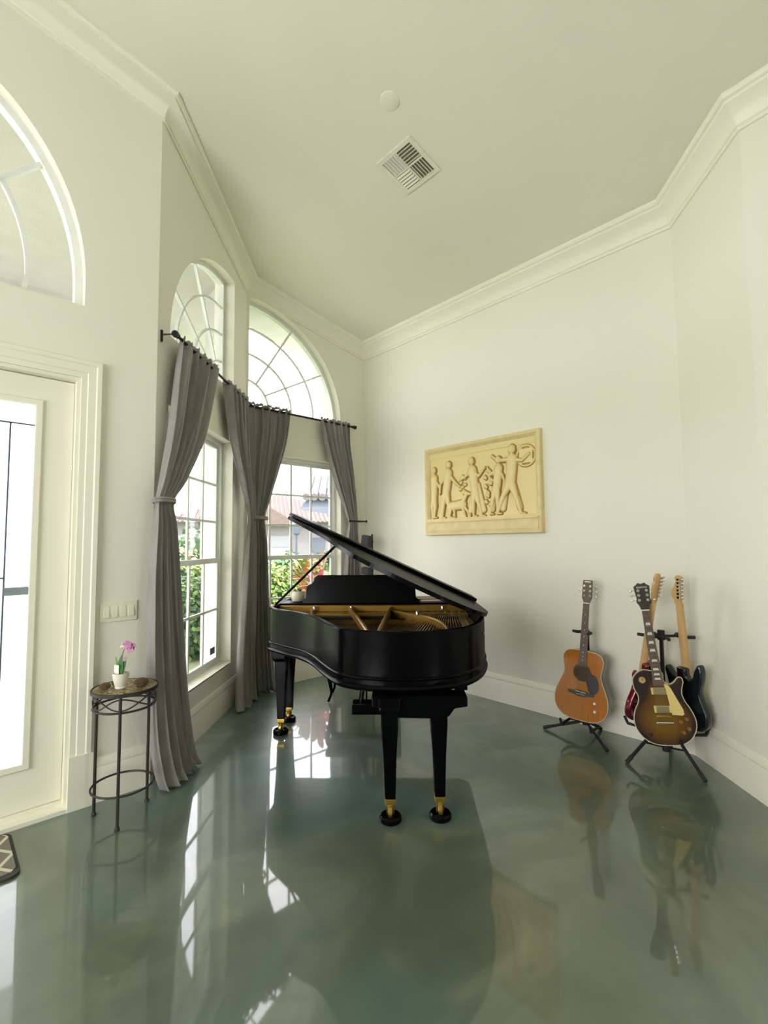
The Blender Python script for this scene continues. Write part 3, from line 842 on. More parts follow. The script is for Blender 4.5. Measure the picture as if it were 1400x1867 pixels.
# belly rail, fallboard, keys, arms
mb = MB(); mb.box((4.20-U0, -.545+W0, .69), (4.24-U0, 1.04+W0, .985)); mb.build('belly_rail', M_BLACK, piano, bevel=.003)
mb = MB(); mb.box((4.14-U0, -.547+W0, .985), (4.36-U0, 1.042+W0, 1.0)); mb.build('desk_shelf', M_BLACK, piano, bevel=.003)
mb = MB(); mb.obox(L(4.345, -.2475, .86), (cos(1.3), 0, -sin(1.3)), (0, 1, 0), (sin(1.3), 0, cos(1.3)), .10, .63, .009); mb.build('fallboard', M_BLACK, piano, bevel=.004)
mb = MB(); mb.box((4.24-U0, -.547+W0, .66), (4.60-U0, 1.042+W0, .70)); mb.box((4.585-U0, -.547+W0, .70), (4.61-U0, 1.042+W0, .755)); mb.build('key_bed', M_BLACK, piano, bevel=.004)
for a, b in ((-1.042, -.93), (.43, .547)):
    mb = MB(); mb.box((4.36-U0, -b+W0, .70), (4.585-U0, -a+W0, .80)); mb.build('key_block', M_BLACK, piano, bevel=.005)
kb = bpy.data.objects.new('keyboard', None); COL.objects.link(kb); kb.parent = piano
mb = MB(); kw = 1.36/52
for k in range(52):
    w = -.93 + kw*k; mb.box((4.40-U0, -(w+kw-.001)+W0, .735), (4.58-U0, -w+W0, .757))
mb.build('white_keys', M_IVORY, kb, bevel=.001)
mb = MB()
for k in range(51):
    if (k % 7) in (2, 6): continue
    w = -.93+kw*(k+1); mb.box((4.40-U0, -(w+.006)+W0, .757), (4.50-U0, -(w-.006)+W0, .769))
mb.build('black_keys', M_BLACK, kb, bevel=.001)
# music desk
dk = [(-.845, 0), (-.845, .03), (-.82, .045), (-.815, .12), (-.81, .145), (-.785, .16), (-.765, .17), (-.755, .19), (-.75, .215), (-.72, .238), (.03, .238), (.05, .215), (.06, .19), (.075, .17), (.095, .16), (.115, .145), (.12, .12), (.125, .045), (.15, .03), (.15, 0)]
mb = MB(); mb.extr([L(4.12+.12*z, w, 1.0+z) for w, z in dk], (.018, 0, 0)); mb.build('music_desk', M_BLACK, piano, smooth=False, bevel=.003)
# lid
TH = radians(25.2)
def LL(u, l, t_): # u along, l distance from the hinge, t_ thickness direction
    w = .592 - l*cos(TH) + t_*sin(TH); z = 1.003 + l*sin(TH) + t_*cos(TH)
    return L(u, w, z)
big = inset(outl, -.014*sgn)
lid_poly = [(p.x, .592-p.y) for p in big if p.x < 4.13]
lid_poly = [(4.14, 1.69), ] + [(u, l*1.0) for u, l in lid_poly] + [(4.14, .0)]
mb = MB(); mb.extr([LL(u, max(l, 0), 0) for u, l in lid_poly], LL(0, 0, .026)-LL(0, 0, 0)); lid = mb.build('lid', M_BLACK, piano, smooth=False, bevel=.005)
fp = [(4.14, .02), (4.14, 1.675), (3.90, 1.675), (3.84, 1.63), (3.84, .02)]
mb = MB(); mb.extr([LL(u, l, .030) for u, l in fp], LL(0, 0, .056)-LL(0, 0, .030)); mb.build('lid_flap', M_BLACK, lid, smooth=False, bevel=.004)
for l in (.25, .85, 1.45):
    mb = MB(); mb.tube([LL(4.135, l-.04, .026), LL(4.135, l+.04, .026)], .006, 8); mb.build('lid_hinge', M_BLACKM, lid)
pa, pb = L(4.02, -1.055, 1.0), LL(3.50, 1.17, -.002)
mb = MB(); mb.tube([pa, pb], .0095, 10); mb.build('lid_prop', M_BLACK, piano)
mb = MB(); mb.lathe([(.018, 0), (.018, .008), (.010, .014)], L(4.02, -1.055, 1.0), 16); mb.build('prop_socket', M_BRASS, piano)
# legs in pairs
def leg(u, w, top=.66):
    mb = MB()
    z = [(.615, .050), (.60, .054), (.585, .054), (.575, .047), (.50, .046), (.34, .036), (.115, .029)]
    if top > .62: mb.obox(L(u, w, (top+.61)/2), (1, 0, 0), (0, 1, 0), (0, 0, 1), .06, .06, (top-.61)/2)
    vs = []
    for zz, r in z:
        for i, j in ((-1,-1),(1,-1),(1,1),(-1,1)): vs.append(L(u, w, zz)+Vector((i*r, j*r, 0)))
    fs = [(0,1,2,3), tuple(len(vs)-4+i for i in range(4))]
    for k in range(len(z)-1):
        for i in range(4): fs.append((k*4+i, k*4+(i+1) % 4, k*4+4+(i+1) % 4, k*4+4+i))
    mb.add(vs, fs)
    lg = mb.build('leg', M_BLACK, piano, smooth=False, bevel=.004)
    mb = MB(); vs = []
    for zz, r in ((.115, .0295), (.112, .0305), (.085, .028), (.075, .018), (.062, .012)):
        for i, j in ((-1,-1),(1,-1),(1,1),(-1,1)): vs.append(L(u, w, zz)+Vector((i*r, j*r, 0)))
    fs = [(0,1,2,3), (16,17,18,19)]
    for k in range(4):
        for i in range(4): fs.append((k*4+i, k*4+(i+1) % 4, k*4+4+(i+1) % 4, k*4+4+i))
    mb.add(vs, fs); mb.build('brass_ferrule', M_BRASS, lg, bevel=.002)
    mb = MB(); mb.sphere(L(u-.015, w, .075), .019, 14); mb.obox(L(u-.01, w, .052), (1, 0, 0), (0, 1, 0), (0, 0, 1), .012, .022, .018); mb.build('caster_fork', M_BRASS, lg)
    mb = MB(); mb.lathe([(.03, -.012), (.036, -.008), (.036, .008), (.03, .012)], L(u-.02, w, .050), 20, 'Y'); mb.build('caster_wheel', M_BRASS, lg)
    mb = MB(); mb.lathe([(.052, 0), (.060, .008), (.060, .026), (.052, .036), (.040, .037), (.036, .026), (.0, .024)], L(u-.02, w, 0), 28); mb.build('caster_cup', M_BLACK, lg)
    return lg
for u, w, tp in ((2.715, -.072, .66), (2.745, .200, .66), (3.915, -.975, .66), (4.19, -.975, .66), (3.95, .28, .66), (4.22, .30, .66)): leg(u+.02, w, tp)
# trestle beams joining each pair of legs, with carved shoulders
mb = MB(); pr = [(-.17, .665), (-.17, .61), (-.13, .605), (-.115, .575), (-.09, .55), (.21, .545), (.255, .56), (.285, .60), (.355, .61), (.355, .665)]
mb.extr([L(2.70, w, z) for w, z in pr], (.13, 0, 0)); mb.build('leg_trestle', M_BLACK, piano, smooth=False, bevel=.005)
for w in (-.975, .29):
    mb = MB(); mb.extr([L(u, w-.05, z) for u, z in ((3.83, .665), (3.83, .60), (3.88, .57), (4.26, .57), (4.31, .60), (4.31, .665))], L(0, .10, 0)-L(0, 0, 0))
    mb.build('leg_trestle', M_BLACK, piano, smooth=False, bevel=.005)
for w in (-.72, .02, .36):
    mb = MB(); mb.obox(L(3.55 if w < -.5 else 3.45, w if w > -.5 else -.45, .63), (1, 0, 0), (0, 1, 0), (0, 0, 1), .42 if w > -.5 else .3, .04, .03); mb.build('frame_beam', M_BLACK, piano, bevel=.005)
# pedal lyre
ly = bpy.data.objects.new('pedal_lyre', None); COL.objects.link(ly); ly.parent = piano
lu, lw = 4.12, -.25
mb = MB()
for s in (-1, 1):
    mb.tube(catmull([L(lu, lw+s*.06, .66), L(lu, lw+s*.10, .55), L(lu, lw+s*.06, .40), L(lu, lw+s*.09, .25), L(lu, lw+s*.10, .16)], 6), [.02]*25, 10)
mb.build('lyre_post', M_BLACK, ly)
mb = MB(); mb.obox(L(lu, lw, .14), (1, 0, 0), (0, 1, 0), (0, 0, 1), .06, .17, .045); mb.build('lyre_box', M_BLACK, ly, bevel=.006)
for s in (-.07, 0, .07):
    mb = MB(); mb.obox(L(lu+.12, lw+s, .10), (1, 0, 0), (0, 1, 0), (0, 0, 1), .08, .016, .006); mb.build('pedal', M_BRASS, ly, bevel=.003)
mb = MB(); mb.tube([L(lu-.02, lw-.05, .2), L(3.7, lw-.02, .655)], .007, 8); mb.tube([L(lu-.02, lw+.05, .2), L(3.7, lw+.02, .655)], .007, 8); mb.build('lyre_brace', M_BLACK, ly)

# pot and papers standing on the piano
def onp(u, w, z): return (u*S2+w*S2, u*S2-w*S2, z)
t = thing('potted_plant', 'small cream pot with a dark red leafed plant on the piano corner by the window', 'potted plant', onp(4.28, -.915, 1.0))
mb = MB(); mb.lathe([(.035, 0), (.048, .006), (.060, .035), (.062, .065), (.056, .085), (.058, .092), (.052, .092), (.048, .07), (0, .068)], n=28); mb.build('pot', M_POTC, t)
M_REDLEAF = mat('dark_red_leaf', (.16, .03, .02), .5, c2=(.10, .05, .02), scale=30)
def leaf_blade(mb, base, d, upv, ln, w, curl, n=6, side=None):
    base = Vector(base); d = Vector(d).normalized(); upv = Vector(upv)
    sd = side if side is not None else d.cross(upv)
    if sd.length < 1e-4: sd = Vector((1, 0, 0))
    sd = Vector(sd).normalized(); vs = []; nn = sd.cross(d).normalized()
    for i in range(n+1):
        t_ = i/n; p = base + d*ln*t_ + upv*(-curl*ln*t_*t_)
        hw = w*sin(pi*min(.98, .12+.86*t_))**.8
        vs += [p - sd*hw + nn*hw*.25, p, p + sd*hw + nn*hw*.25]
    fs = []
    for i in range(n):
        for k in (0, 1): a = i*3+k; fs.append((a, a+1, a+4, a+3))
    mb.add(vs, fs)
mb = MB()
for k in range(11):
    a = k*2.4; el = random.uniform(.5, 1.3)
    leaf_blade(mb, (.01*cos(a), .01*sin(a), .07), (cos(a)*cos(el), sin(a)*cos(el), sin(el)), (0, 0, 1), random.uniform(.05, .085), .012, .3)
mb.build('leaves', M_REDLEAF, t, angle=60)
t = thing('book_stack', 'low stack of music books on the bass side of the piano beyond the lid', 'book stack', onp(4.27, .27, 1.0), radians(50))
for k, (w, d, h, m_) in enumerate(((.23, .30, .012, M_BOOK), (.21, .28, .010, M_PAPER), (.22, .29, .008, M_BOOK))):
    z = sum((.012, .010, .008)[:k]); mb = MB(); mb.box((-w/2+.004*k, -d/2, z), (w/2, d/2-.005*k, z+h)); mb.build('music_book', m_, t, bevel=.001)

# bench behind the keyboard
t = thing('piano_bench', 'black bench with slender curved legs behind the piano keyboard', 'bench', onp(4.80, -.375, 0), radians(45))
mb = MB(); mb.box((-.17, -.36, .44), (.17, .36, .50)); mb.build('seat', M_BLACK, t, bevel=.02)
mb = MB(); mb.box((-.15, -.33, .38), (.15, .33, .44)); mb.build('apron', M_BLACK, t, bevel=.003)
for i in (-1, 1):
    for j in (-1, 1):
        mb = MB(); c = catmull([(i*.13, j*.31, .40), (i*.155, j*.335, .33), (i*.13, j*.31, .16), (i*.125, j*.305, .08), (i*.15, j*.33, .012)], 6)
        n_ = len(c); mb.tube(c, [.030-.018*min(1, k/(n_*.7)) for k in range(n_)], 10); mb.build('leg', M_BLACK, t)

# stand with small speakers in the corner
t = thing('speaker_stand', 'thin black pole stand in the corner behind the piano lid', 'stand', (3.80, 4.28, 0))
mb = MB(); mb.tube([(0, 0, .03), (0, 0, 1.62)], .011, 10); mb.build('pole', M_BLACKM, t)
mb = MB(); mb.lathe([(.0, .03), (.10, .022), (.125, .010), (.125, 0)], n=28); mb.build('base', M_BLACKM, t)
for nm, z, sc_, lab in (('speaker', 1.53, 1.0, 'small black speaker clamped high on the corner pole'), ('speaker', 1.19, .55, 'small black box clamped low on the corner pole')):
    s_ = thing(nm, lab, 'speaker', (3.80, 4.28, z), radians(20))
    mb = MB(); mb.obox((-.085, .03, 0), (1, 0, 0), (0, 1, .15), (0, -.15, 1), .045, .05, .075*sc_); mb.build('cabinet', M_DARKSP, s_, bevel=.006)
    mb = MB(); mb.tube([(-.04, .02, 0), (0, 0, 0)], .008, 8); mb.tube([(0, 0, -.012), (0, 0, .012)], .016, 12); mb.build('clamp', M_BLACKM, s_)

# ------------------------------------------------------------------ plant stand and orchid
cx, cy = .825, 3.055
t = thing('plant_stand', 'round iron plant stand with mosaic top beside the entry door', 'side table', (cx, cy, 0))
ZT = .70
legs = [(.76-cx, 2.9-cy), (.70-cx, 3.17-cy), (.98-cx, 3.115-cy)]
for x, y in legs:
    l_ = sqrt(x*x+y*y); x, y = x/l_*.158, y/l_*.158
    mb = MB(); mb.tube([(x, y, 0), (x, y, ZT-.01)], .0085, 8); mb.lathe([(.013, 0), (.013, .012), (.009, .018)], (x, y, 0), 12); mb.build('leg', M_IRON, t)
def ringpts(r, z, n=40, wav=0): return [(r*cos(2*pi*i/n), r*sin(2*pi*i/n), z+wav*sin(6*pi*i/n)) for i in range(n)]
mb = MB(); mb.tube(ringpts(.158, .17), .006, 8, closed=True); mb.build('foot_ring', M_IRON, t)
mb = MB(); mb.tube(ringpts(.158, ZT-.095), .006, 8, closed=True)
for k in range(3):
    a0 = math.atan2(legs[k][1], legs[k][0]); a1 = math.atan2(legs[(k+1) % 3][1], legs[(k+1) % 3][0])
    da = (a1-a0) % (2*pi)
    if da > pi: da -= 2*pi
    for sg in (0, 1):
        pts = []
        for i in range(25):
            u = i/24; a = a0+da*u; pts.append((.158*cos(a), .158*sin(a), ZT-.055+.03*cos(2*pi*u)*(1 if sg else -1)))
        mb.tube(pts, .004, 6)
mb.build('scroll_band', M_IRON, t)
mb = MB(); mb.lathe([(0, ZT-.012), (.172, ZT-.012), (.172, ZT-.004), (.172, ZT+.006), (.166, ZT+.008), (.164, ZT+.002), (0, ZT+.002)], n=48); mb.build('table_rim', M_IRON, t)
def mosaic():
    m = bpy.data.materials.new('pebble_mosaic'); m.use_nodes = True; nt = m.node_tree; b = nt.nodes['Principled BSDF']
    tc = nt.nodes.new('ShaderNodeTexCoord'); v = nt.nodes.new('ShaderNodeTexVoronoi'); v.inputs['Scale'].default_value = 55
    nt.links.new(tc.outputs['Object'], v.inputs['Vector'])
    cr = nt.nodes.new('ShaderNodeValToRGB'); e = cr.color_ramp.elements
    e[0].color = (.16, .10, .035, 1); e[1].color = (.62, .50, .26, 1); e.new(.5).color = (.36, .26, .10, 1)
    sp = nt.nodes.new('ShaderNodeSeparateColor'); nt.links.new(v.outputs['Color'], sp.inputs[0]); nt.links.new(sp.outputs[0], cr.inputs[0])
    v2 = nt.nodes.new('ShaderNodeTexVoronoi'); v2.feature = 'DISTANCE_TO_EDGE'; v2.inputs['Scale'].default_value = 55; nt.links.new(tc.outputs['Object'], v2.inputs['Vector'])
    r2 = nt.nodes.new('ShaderNodeValToRGB'); r2.color_ramp.elements[0].color = (.05, .045, .03, 1); r2.color_ramp.elements[0].position = .04; r2.color_ramp.elements[1].position = .1
    nt.links.new(v2.outputs['Distance'], r2.inputs[0])
    mx = nt.nodes.new('ShaderNodeMix'); mx.data_type = 'RGBA'; mx.blend_type = 'MULTIPLY'; mx.inputs[0].default_value = 1
    nt.links.new(cr.outputs[0], mx.inputs[6]); nt.links.new(r2.outputs[0], mx.inputs[7]); nt.links.new(mx.outputs[2], b.inputs['Base Color'])
    b.inputs['Roughness'].default_value = .35
    return m
mb = MB(); mb.lathe([(0, ZT+.006), (.16, ZT+.006), (.164, ZT+.002)], n=48); mb.build('mosaic_top', mosaic(), t)

zt = ZT+.006
t = thing('potted_orchid', 'small white ceramic pot with a pink orchid on the round plant stand', 'potted plant', (.795, 3.035, zt))
mb = MB(); mb.lathe([(0, 0), (.026, 0), (.030, .006), (.028, .012), (.034, .03), (.041, .06), (.043, .085), (.039, .085), (.037, .07), (0, .068)], n=30); mb.build('pot', M_POTW, t)
rgt = Vector((.5, -.86, 0))
def lf(m_, ln, w, lean, out):
    mb = MB(); leaf_blade(mb, (0, 0, .065), Vector((0, 0, 1))+rgt*lean, Vector((0, 0, 1))*.0+rgt*-1, ln, w, out, 8, side=rgt)
    mb.build('leaf', m_, t, angle=70, solid=.0015)
lf(M_LEAFD, .115, .020, .02, .0); lf(M_LEAFD, .105, .018, .28, .05); lf(M_LEAFL, .11, .012, -.28, -.10)
mb = MB(); mb.tube(catmull([(0, 0, .07), rgt*.004+Vector((0, 0, .12)), rgt*.012+Vector((0, 0, .20)), rgt*.05+Vector((0, 0, .245))], 6), .0022, 6)
mb.tube(catmull([rgt*.012+Vector((0, 0, .07)), rgt*.024+Vector((0, 0, .125)), rgt*.030+Vector((0, 0, .148))], 6), .0018, 6); mb.build('stem', mat('orchid_stem', (.10, .09, .035), .5), t)
for (a, z, sc_, m_) in ((.055, .245, 1.05, M_PINK), (.088, .236, 1.05, M_PINK), (.074, .222, .9, M_PINK), (.012, .240, .6, M_PETALW), (.036, .165, .45, M_PINK)):
    mb = MB(); c = rgt*a+Vector((0, 0, z))
    for k in range(5):
        an = k*2*pi/5+.4; d = rgt*cos(an)+Vector((0, 0, 1))*sin(an)*.7+Vector((-.3, -.2, 0))
        leaf_blade(mb, c, d, Vector((.8, .5, .1)), .030*sc_, .013*sc_, .35, 5)
    mb.sphere(c+Vector((-.004, -.003, 0)), .004*sc_, 8)
    mb.build('flower', m_, t, angle=70)
mb = MB(); mb.obox(rgt*-.022+Vector((-.008, -.005, .10)), rgt, (0, 0, 1), (-.86, -.5, 0), .016, .028, .0008); mb.build('plant_tag', M_TAGW, t, smooth=False)
mb = MB(); mb.tube([rgt*-.022+Vector((-.006, -.003, .075)), rgt*-.022+Vector((-.004, -.002, .04))], .0015, 6); mb.build('tag_stick', M_TAGW, t)
def cone(x, y, r, lab, asp):
    mb = MB(); n = 9
    for k in range(9):
        zz = k/8; rr = r*sin(pi*(.12+.8*zz))**.7
        for j in range(n):
            a = 2*pi*j/n+k*.35
            mb.sphere((rr*.8*cos(a), rr*.8*sin(a)*asp, r*.9*zz+.004), r*.22, 6, (1, 1, .6))
    mb.sphere((0, 0, r*.5), r*.75, 10, (1, asp, .6))
    o = mb.build('pine_cone', M_CONE, angle=50); o.location = (x, y, zt+.001); tag(o, lab, 'pine cone'); return o
cone(.895, 3.00, .038, 'brown pine cone right of the orchid pot on the plant stand', 1.1)
cone(.725, 3.07, .030, 'flat brown pine cone left of the orchid pot on the plant stand', 1.2)
cone(.795, 3.115, .027, 'small brown pine cone behind the orchid pot on the plant stand', 1)

# ------------------------------------------------------------------ door mat and dark rug
def mat_material():
    m = bpy.data.materials.new('lattice_rug'); m.use_nodes = True; nt = m.node_tree; b = nt.nodes['Principled BSDF']; b.inputs['Roughness'].default_value = .95
    tc = nt.nodes.new('ShaderNodeTexCoord'); outs = []
    for ang in (35, -35):
        mp = nt.nodes.new('ShaderNodeMapping'); mp.inputs['Rotation'].default_value = (0, 0, radians(ang)); mp.inputs['Scale'].default_value = (9, 9, 9)
        nt.links.new(tc.outputs['Object'], mp.inputs['Vector'])
        sx = nt.nodes.new('ShaderNodeSeparateXYZ'); nt.links.new(mp.outputs[0], sx.inputs[0])
        fr = nt.nodes.new('ShaderNodeMath'); fr.operation = 'FRACT'; nt.links.new(sx.outputs['X'], fr.inputs[0])
        lt = nt.nodes.new('ShaderNodeMath'); lt.operation = 'LESS_THAN'; lt.inputs[1].default_value = .16; nt.links.new(fr.outputs[0], lt.inputs[0]); outs.append(lt.outputs[0])
    mxm = nt.nodes.new('ShaderNodeMath'); mxm.operation = 'MAXIMUM'; nt.links.new(outs[0], mxm.inputs[0]); nt.links.new(outs[1], mxm.inputs[1])
    mx = nt.nodes.new('ShaderNodeMix'); mx.data_type = 'RGBA'; mx.inputs[6].default_value = (.17, .155, .12, 1); mx.inputs[7].default_value = (.56, .52, .36, 1)
    nt.links.new(mxm.outputs[0], mx.inputs[0]); nt.links.new(mx.outputs[2], b.inputs['Base Color'])
    return m
def rrect(x0, x1, y0, y1, r, z, n=10):
    pts = []
    for cx_, cy_, a0 in ((x1-r, y1-r, 0), (x0+r, y1-r, 90), (x0+r, y0+r, 180), (x1-r, y0+r, 270)):
        for i in range(n+1): a = radians(a0+90*i/n); pts.append(Vector((cx_+r*cos(a), cy_+r*sin(a), z)))
    return pts
t = thing('door_mat', 'grey door mat with cream lattice pattern before the entry door', 'door mat', (-.35, 3.03, 0))
mb = MB(); mb.extr(rrect(-.68, .70, -.20, .24, .05, .001), (0, 0, .011)); mb.build('binding', mat('dark_rug_edge', (.05, .045, .04), .95), t, smooth=False)
mb = MB(); mb.extr(rrect(-.665, .685, -.17, .225, .045, .012), (0, 0, .005)); mb.build('lattice_pile', mat_material(), t, smooth=False)

# ------------------------------------------------------------------ relief plaque
def relief():
    Wp, Hp = 1.39, .945
    t = thing('wall_relief', 'framed cream plaster relief of dancing figures hung on the back wall', 'wall art', (XR, (2.162+3.545)/2, 1.59))
    # local: a = 0..1.39 left to right as seen (y decreasing), b = height
    def P(a, b, d): return Vector((-d, Wp/2-a, b))
    mb = MB(); fr = [(0, 0), (Wp, 0), (Wp, Hp), (0, Hp)]
    Pf = lambda s, z, off: P(s, z, off)
    mb.sweep([(P(0, 0, 0), P(1, 1, 0)-P(0, 0, 0), (-1, 0, 0)), (P(Wp, 0, 0), P(-1, 1, 0)-P(0, 0, 0), (-1, 0, 0)), (P(Wp, Hp, 0), P(-1, -1, 0)-P(0, 0, 0), (-1, 0, 0)), (P(0, Hp, 0), P(1, -1, 0)-P(0, 0, 0), (-1, 0, 0))],
             [(0, 0), (0, .050), (.006, .058), (.028, .060), (.034, .056), (.040, .050), (.062, .030), (.066, .0)], closed=True)
    mb.box((-.062, -Wp/2+.03, .03), (0, Wp/2-.03, .135)); mb.box((-.078, -Wp/2+.03, .135), (0, Wp/2-.03, .150)); mb.box((-.068, -Wp/2+.03, .045), (0, Wp/2-.03, .06)); mb.box((-.056, -Wp/2+.03, .150), (0, Wp/2-.03, .175))
    mb.build('relief_frame', M_RELIEF, t, angle=30)
    caps = []
    def C(a0, b0, a1, b1, r0, r1, h=.034): caps.append((a0, b0, a1, b1, r0, r1, h))
    def figure(x, b0, hgt, lean, arms, legs, hr=.038):
        s = hgt/.62
        hip = (x, b0+.30*s); sh = (x+lean, b0+.49*s); hd = (x+lean*1.2, b0+.58*s)
        C(*hip, *sh, .048*s, .052*s); C(*hd, hd[0], hd[1]+.01, hr*s, hr*s*.95, .038); C(*sh, *hd, .02*s, .02*s)
        for kx, kb, fx, fb in legs:
            C(hip[0], hip[1], x+kx*s, b0+kb*s, .042*s, .028*s); C(x+kx*s, b0+kb*s, x+fx*s, b0+fb*s, .027*s, .016*s); C(x+fx*s, b0+fb*s, x+(fx+.04)*s, b0+(fb-.004)*s, .014*s, .010*s)
        for ex, eb, hx_, hb in arms:
            C(sh[0], sh[1], x+ex*s, b0+eb*s, .024*s, .018*s); C(x+ex*s, b0+eb*s, x+hx_*s, b0+hb*s, .018*s, .014*s)
    B0_ = .175
    figure(.12, B0_, .56, .0, [(.07, .40, .10, .34)], [(.02, .15, .0, .02), (-.03, .15, -.02, .02)])
    figure(.29, B0_, .60, .03, [(.13, .38, .19, .33), (-.08, .38, -.09, .28)], [(.03, .16, .05, .01), (-.04, .16, -.06, .01)])
    figure(.66, B0_, .60, -.03, [(.05, .42, .13, .50), (-.12, .43, -.20, .40)], [(.04, .16, .08, .01), (-.02, .16, -.02, .01)])
    figure(.92, B0_+.02, .55, .02, [(-.08, .43, -.12, .52), (.08, .40, .10, .32)], [(.01, .16, .0, .0), (-.05, .17, -.09, .0)])
    figure(1.07, B0_, .66, .02, [(-.13, .50, -.19, .55), (.12, .47, .19, .52)], [(.05, .17, .10, .01), (-.07, .18, -.14, .02)])
    # draped cloth over two of the figures, tall folds
    for x0, x1 in ((.70, .76), (.64, .60), (1.04, .98), (1.10, 1.16), (.90, .86)):
        C(x0, .50, x1, .24, .02, .030, .020)
    # round hoop drum held high at the right
    for i in range(20):
        a0, a1 = 2*pi*i/20, 2*pi*(i+1)/20
        C(1.235+.095*cos(a0), .715+.095*sin(a0), 1.235+.095*cos(a1), .715+.095*sin(a1), .012, .012, .018)
    caps.append((1.235, .715, 1.236, .715, .088, .088, .012))
    # small four legged animal between the left figures
    C(.36, .30, .50, .31, .045, .05); C(.50, .32, .555, .41, .03, .022); C(.555, .42, .60, .41, .026, .016)
    C(.36, .29, .33, .18, .022, .012); C(.39, .28, .40, .18, .02, .012); C(.50, .29, .54, .18, .022, .012); C(.52, .30, .60, .19, .02, .012); C(.33, .32, .24, .36, .012, .008)
    # hanging leaves and fruit between figures
    for k in range(12): 
        a = .83+.05*sin(k*2.3); b = .62-.03*k; C(a, b, a+.012, b-.01, .022, .018, .026)
    for k in range(9):
        a = .50+.035*sin(k*1.9); b = .60-.022*k; C(a, b, a+.01, b, .018, .015, .020)
    nx, nz = 360, 210; a0, a1, b0, b1 = .06, Wp-.06, .17, Hp-.055
    vs = []; col = []
    for j in range(nz+1):
        b = b0+(b1-b0)*j/nz
        for i in range(nx+1):
            a = a0+(a1-a0)*i/nx; acc = 0.0; flat = 0.0
            for (x0, z0, x1, z1, r0, r1, h) in caps:
                if a < min(x0, x1)-.07 or a > max(x0, x1)+.07 or b < min(z0, z1)-.07 or b > max(z0, z1)+.07: continue
                dx, dz = x1-x0, z1-z0; L2 = dx*dx+dz*dz or 1e-9
                tt = max(0, min(1, ((a-x0)*dx+(b-z0)*dz)/L2)); r = r0+(r1-r0)*tt
                d = sqrt((a-x0-dx*tt)**2+(b-z0-dz*tt)**2)
                if h < .013:
                    if d < r: flat = h
                    continue
                if d < r*1.15:
                    hh = h*min(1, r/.03)**.5*sqrt(max(0, 1-(d/(r*1.15))**2)); acc += hh**10
            hmax = max(flat, acc**.1)
            wob = .0015*noise.noise(Vector((a*9, b*9, 0)))
            band = .008 if b > Hp-.12 else 0
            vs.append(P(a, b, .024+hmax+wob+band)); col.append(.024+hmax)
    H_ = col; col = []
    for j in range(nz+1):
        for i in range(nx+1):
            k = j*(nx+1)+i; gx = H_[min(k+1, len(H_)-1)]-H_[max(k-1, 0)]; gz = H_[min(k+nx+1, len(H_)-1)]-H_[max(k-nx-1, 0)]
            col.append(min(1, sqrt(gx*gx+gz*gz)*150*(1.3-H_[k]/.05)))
    fs = [(j*(nx+1)+i, j*(nx+1)+i+1, (j+1)*(nx+1)+i+1, (j+1)*(nx+1)+i) for j in range(nz) for i in range(nx)]
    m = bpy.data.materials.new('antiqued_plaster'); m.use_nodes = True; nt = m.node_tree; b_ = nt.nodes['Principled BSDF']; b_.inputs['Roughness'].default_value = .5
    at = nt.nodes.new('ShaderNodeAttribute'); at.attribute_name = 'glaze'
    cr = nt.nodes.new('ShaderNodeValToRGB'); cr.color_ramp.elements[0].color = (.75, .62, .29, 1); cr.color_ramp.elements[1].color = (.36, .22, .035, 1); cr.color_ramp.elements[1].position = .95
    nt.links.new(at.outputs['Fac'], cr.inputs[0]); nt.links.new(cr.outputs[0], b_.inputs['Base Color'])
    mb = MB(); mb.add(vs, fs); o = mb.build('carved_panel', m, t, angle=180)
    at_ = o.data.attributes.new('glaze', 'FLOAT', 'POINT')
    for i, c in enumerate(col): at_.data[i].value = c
relief()
# ------------------------------------------------------------------ guitars
def place(root, bottom, bearing, lean, roll, scale=1.0):
    yaw = radians(bearing+90)
    M = Matrix.Translation(Vector(bottom)) @ Matrix.Rotation(yaw, 4, 'Z') @ Matrix.Rotation(-radians(lean), 4, 'X') @ Matrix.Rotation(radians(roll), 4, 'Y') @ Matrix.Scale(scale, 4)
    root.matrix_world = M
    return M
def slab(prof, y0, y1, rnd=.006, arch=0.0):
    """body from an outline of (x,z); front at y0, back at y1, rounded edges"""
    mb = MB(); n = len(prof)
    nr = []
    for i in range(n):
        a = Vector(prof[i-1]); b = Vector(prof[(i+1) % n]); d = (b-a).normalized(); nr.append(Vector((d.y, -d.x)))
    area = sum(prof[i-1][0]*prof[i][1]-prof[i][0]*prof[i-1][1] for i in range(n))
    if area < 0: nr = [-q for q in nr]
    secs = [(rnd, y0), (rnd*.3, y0+rnd*.3), (0, y0+rnd), (0, y1-rnd), (rnd*.3, y1-rnd*.3), (rnd, y1)]
    vs = []
    for ins_, y in secs:
        for p, m in zip(prof, nr): vs.append((p[0]-m.x*ins_, y, p[1]-m.y*ins_))
    fs = []
    for k in range(5):
        for i in range(n):
            j = (i+1) % n; fs.append((k*n+i, k*n+j, (k+1)*n+j, (k+1)*n+i))
    mb.add(vs, fs)
    for k, o in ((0, 0), (5, 5*n)):
        loop = [Vector(vs[o+i]) for i in range(n)]; tr = tessellate_polygon([loop])
        mb.add(loop, [tuple(t_) for t_ in tr])
    # weld happens through identical positions in shading only
    return mb
def smooth_closed(pts, n=5): return [(p.x, p.y) for p in catmull([(a, b, 0) for a, b in pts], n, True)]
def face_prism(mb, pts, y0, y1):
    mb.extr([Vector((x, y0, z)) for x, z in pts], (0, y1-y0, 0)); return mb
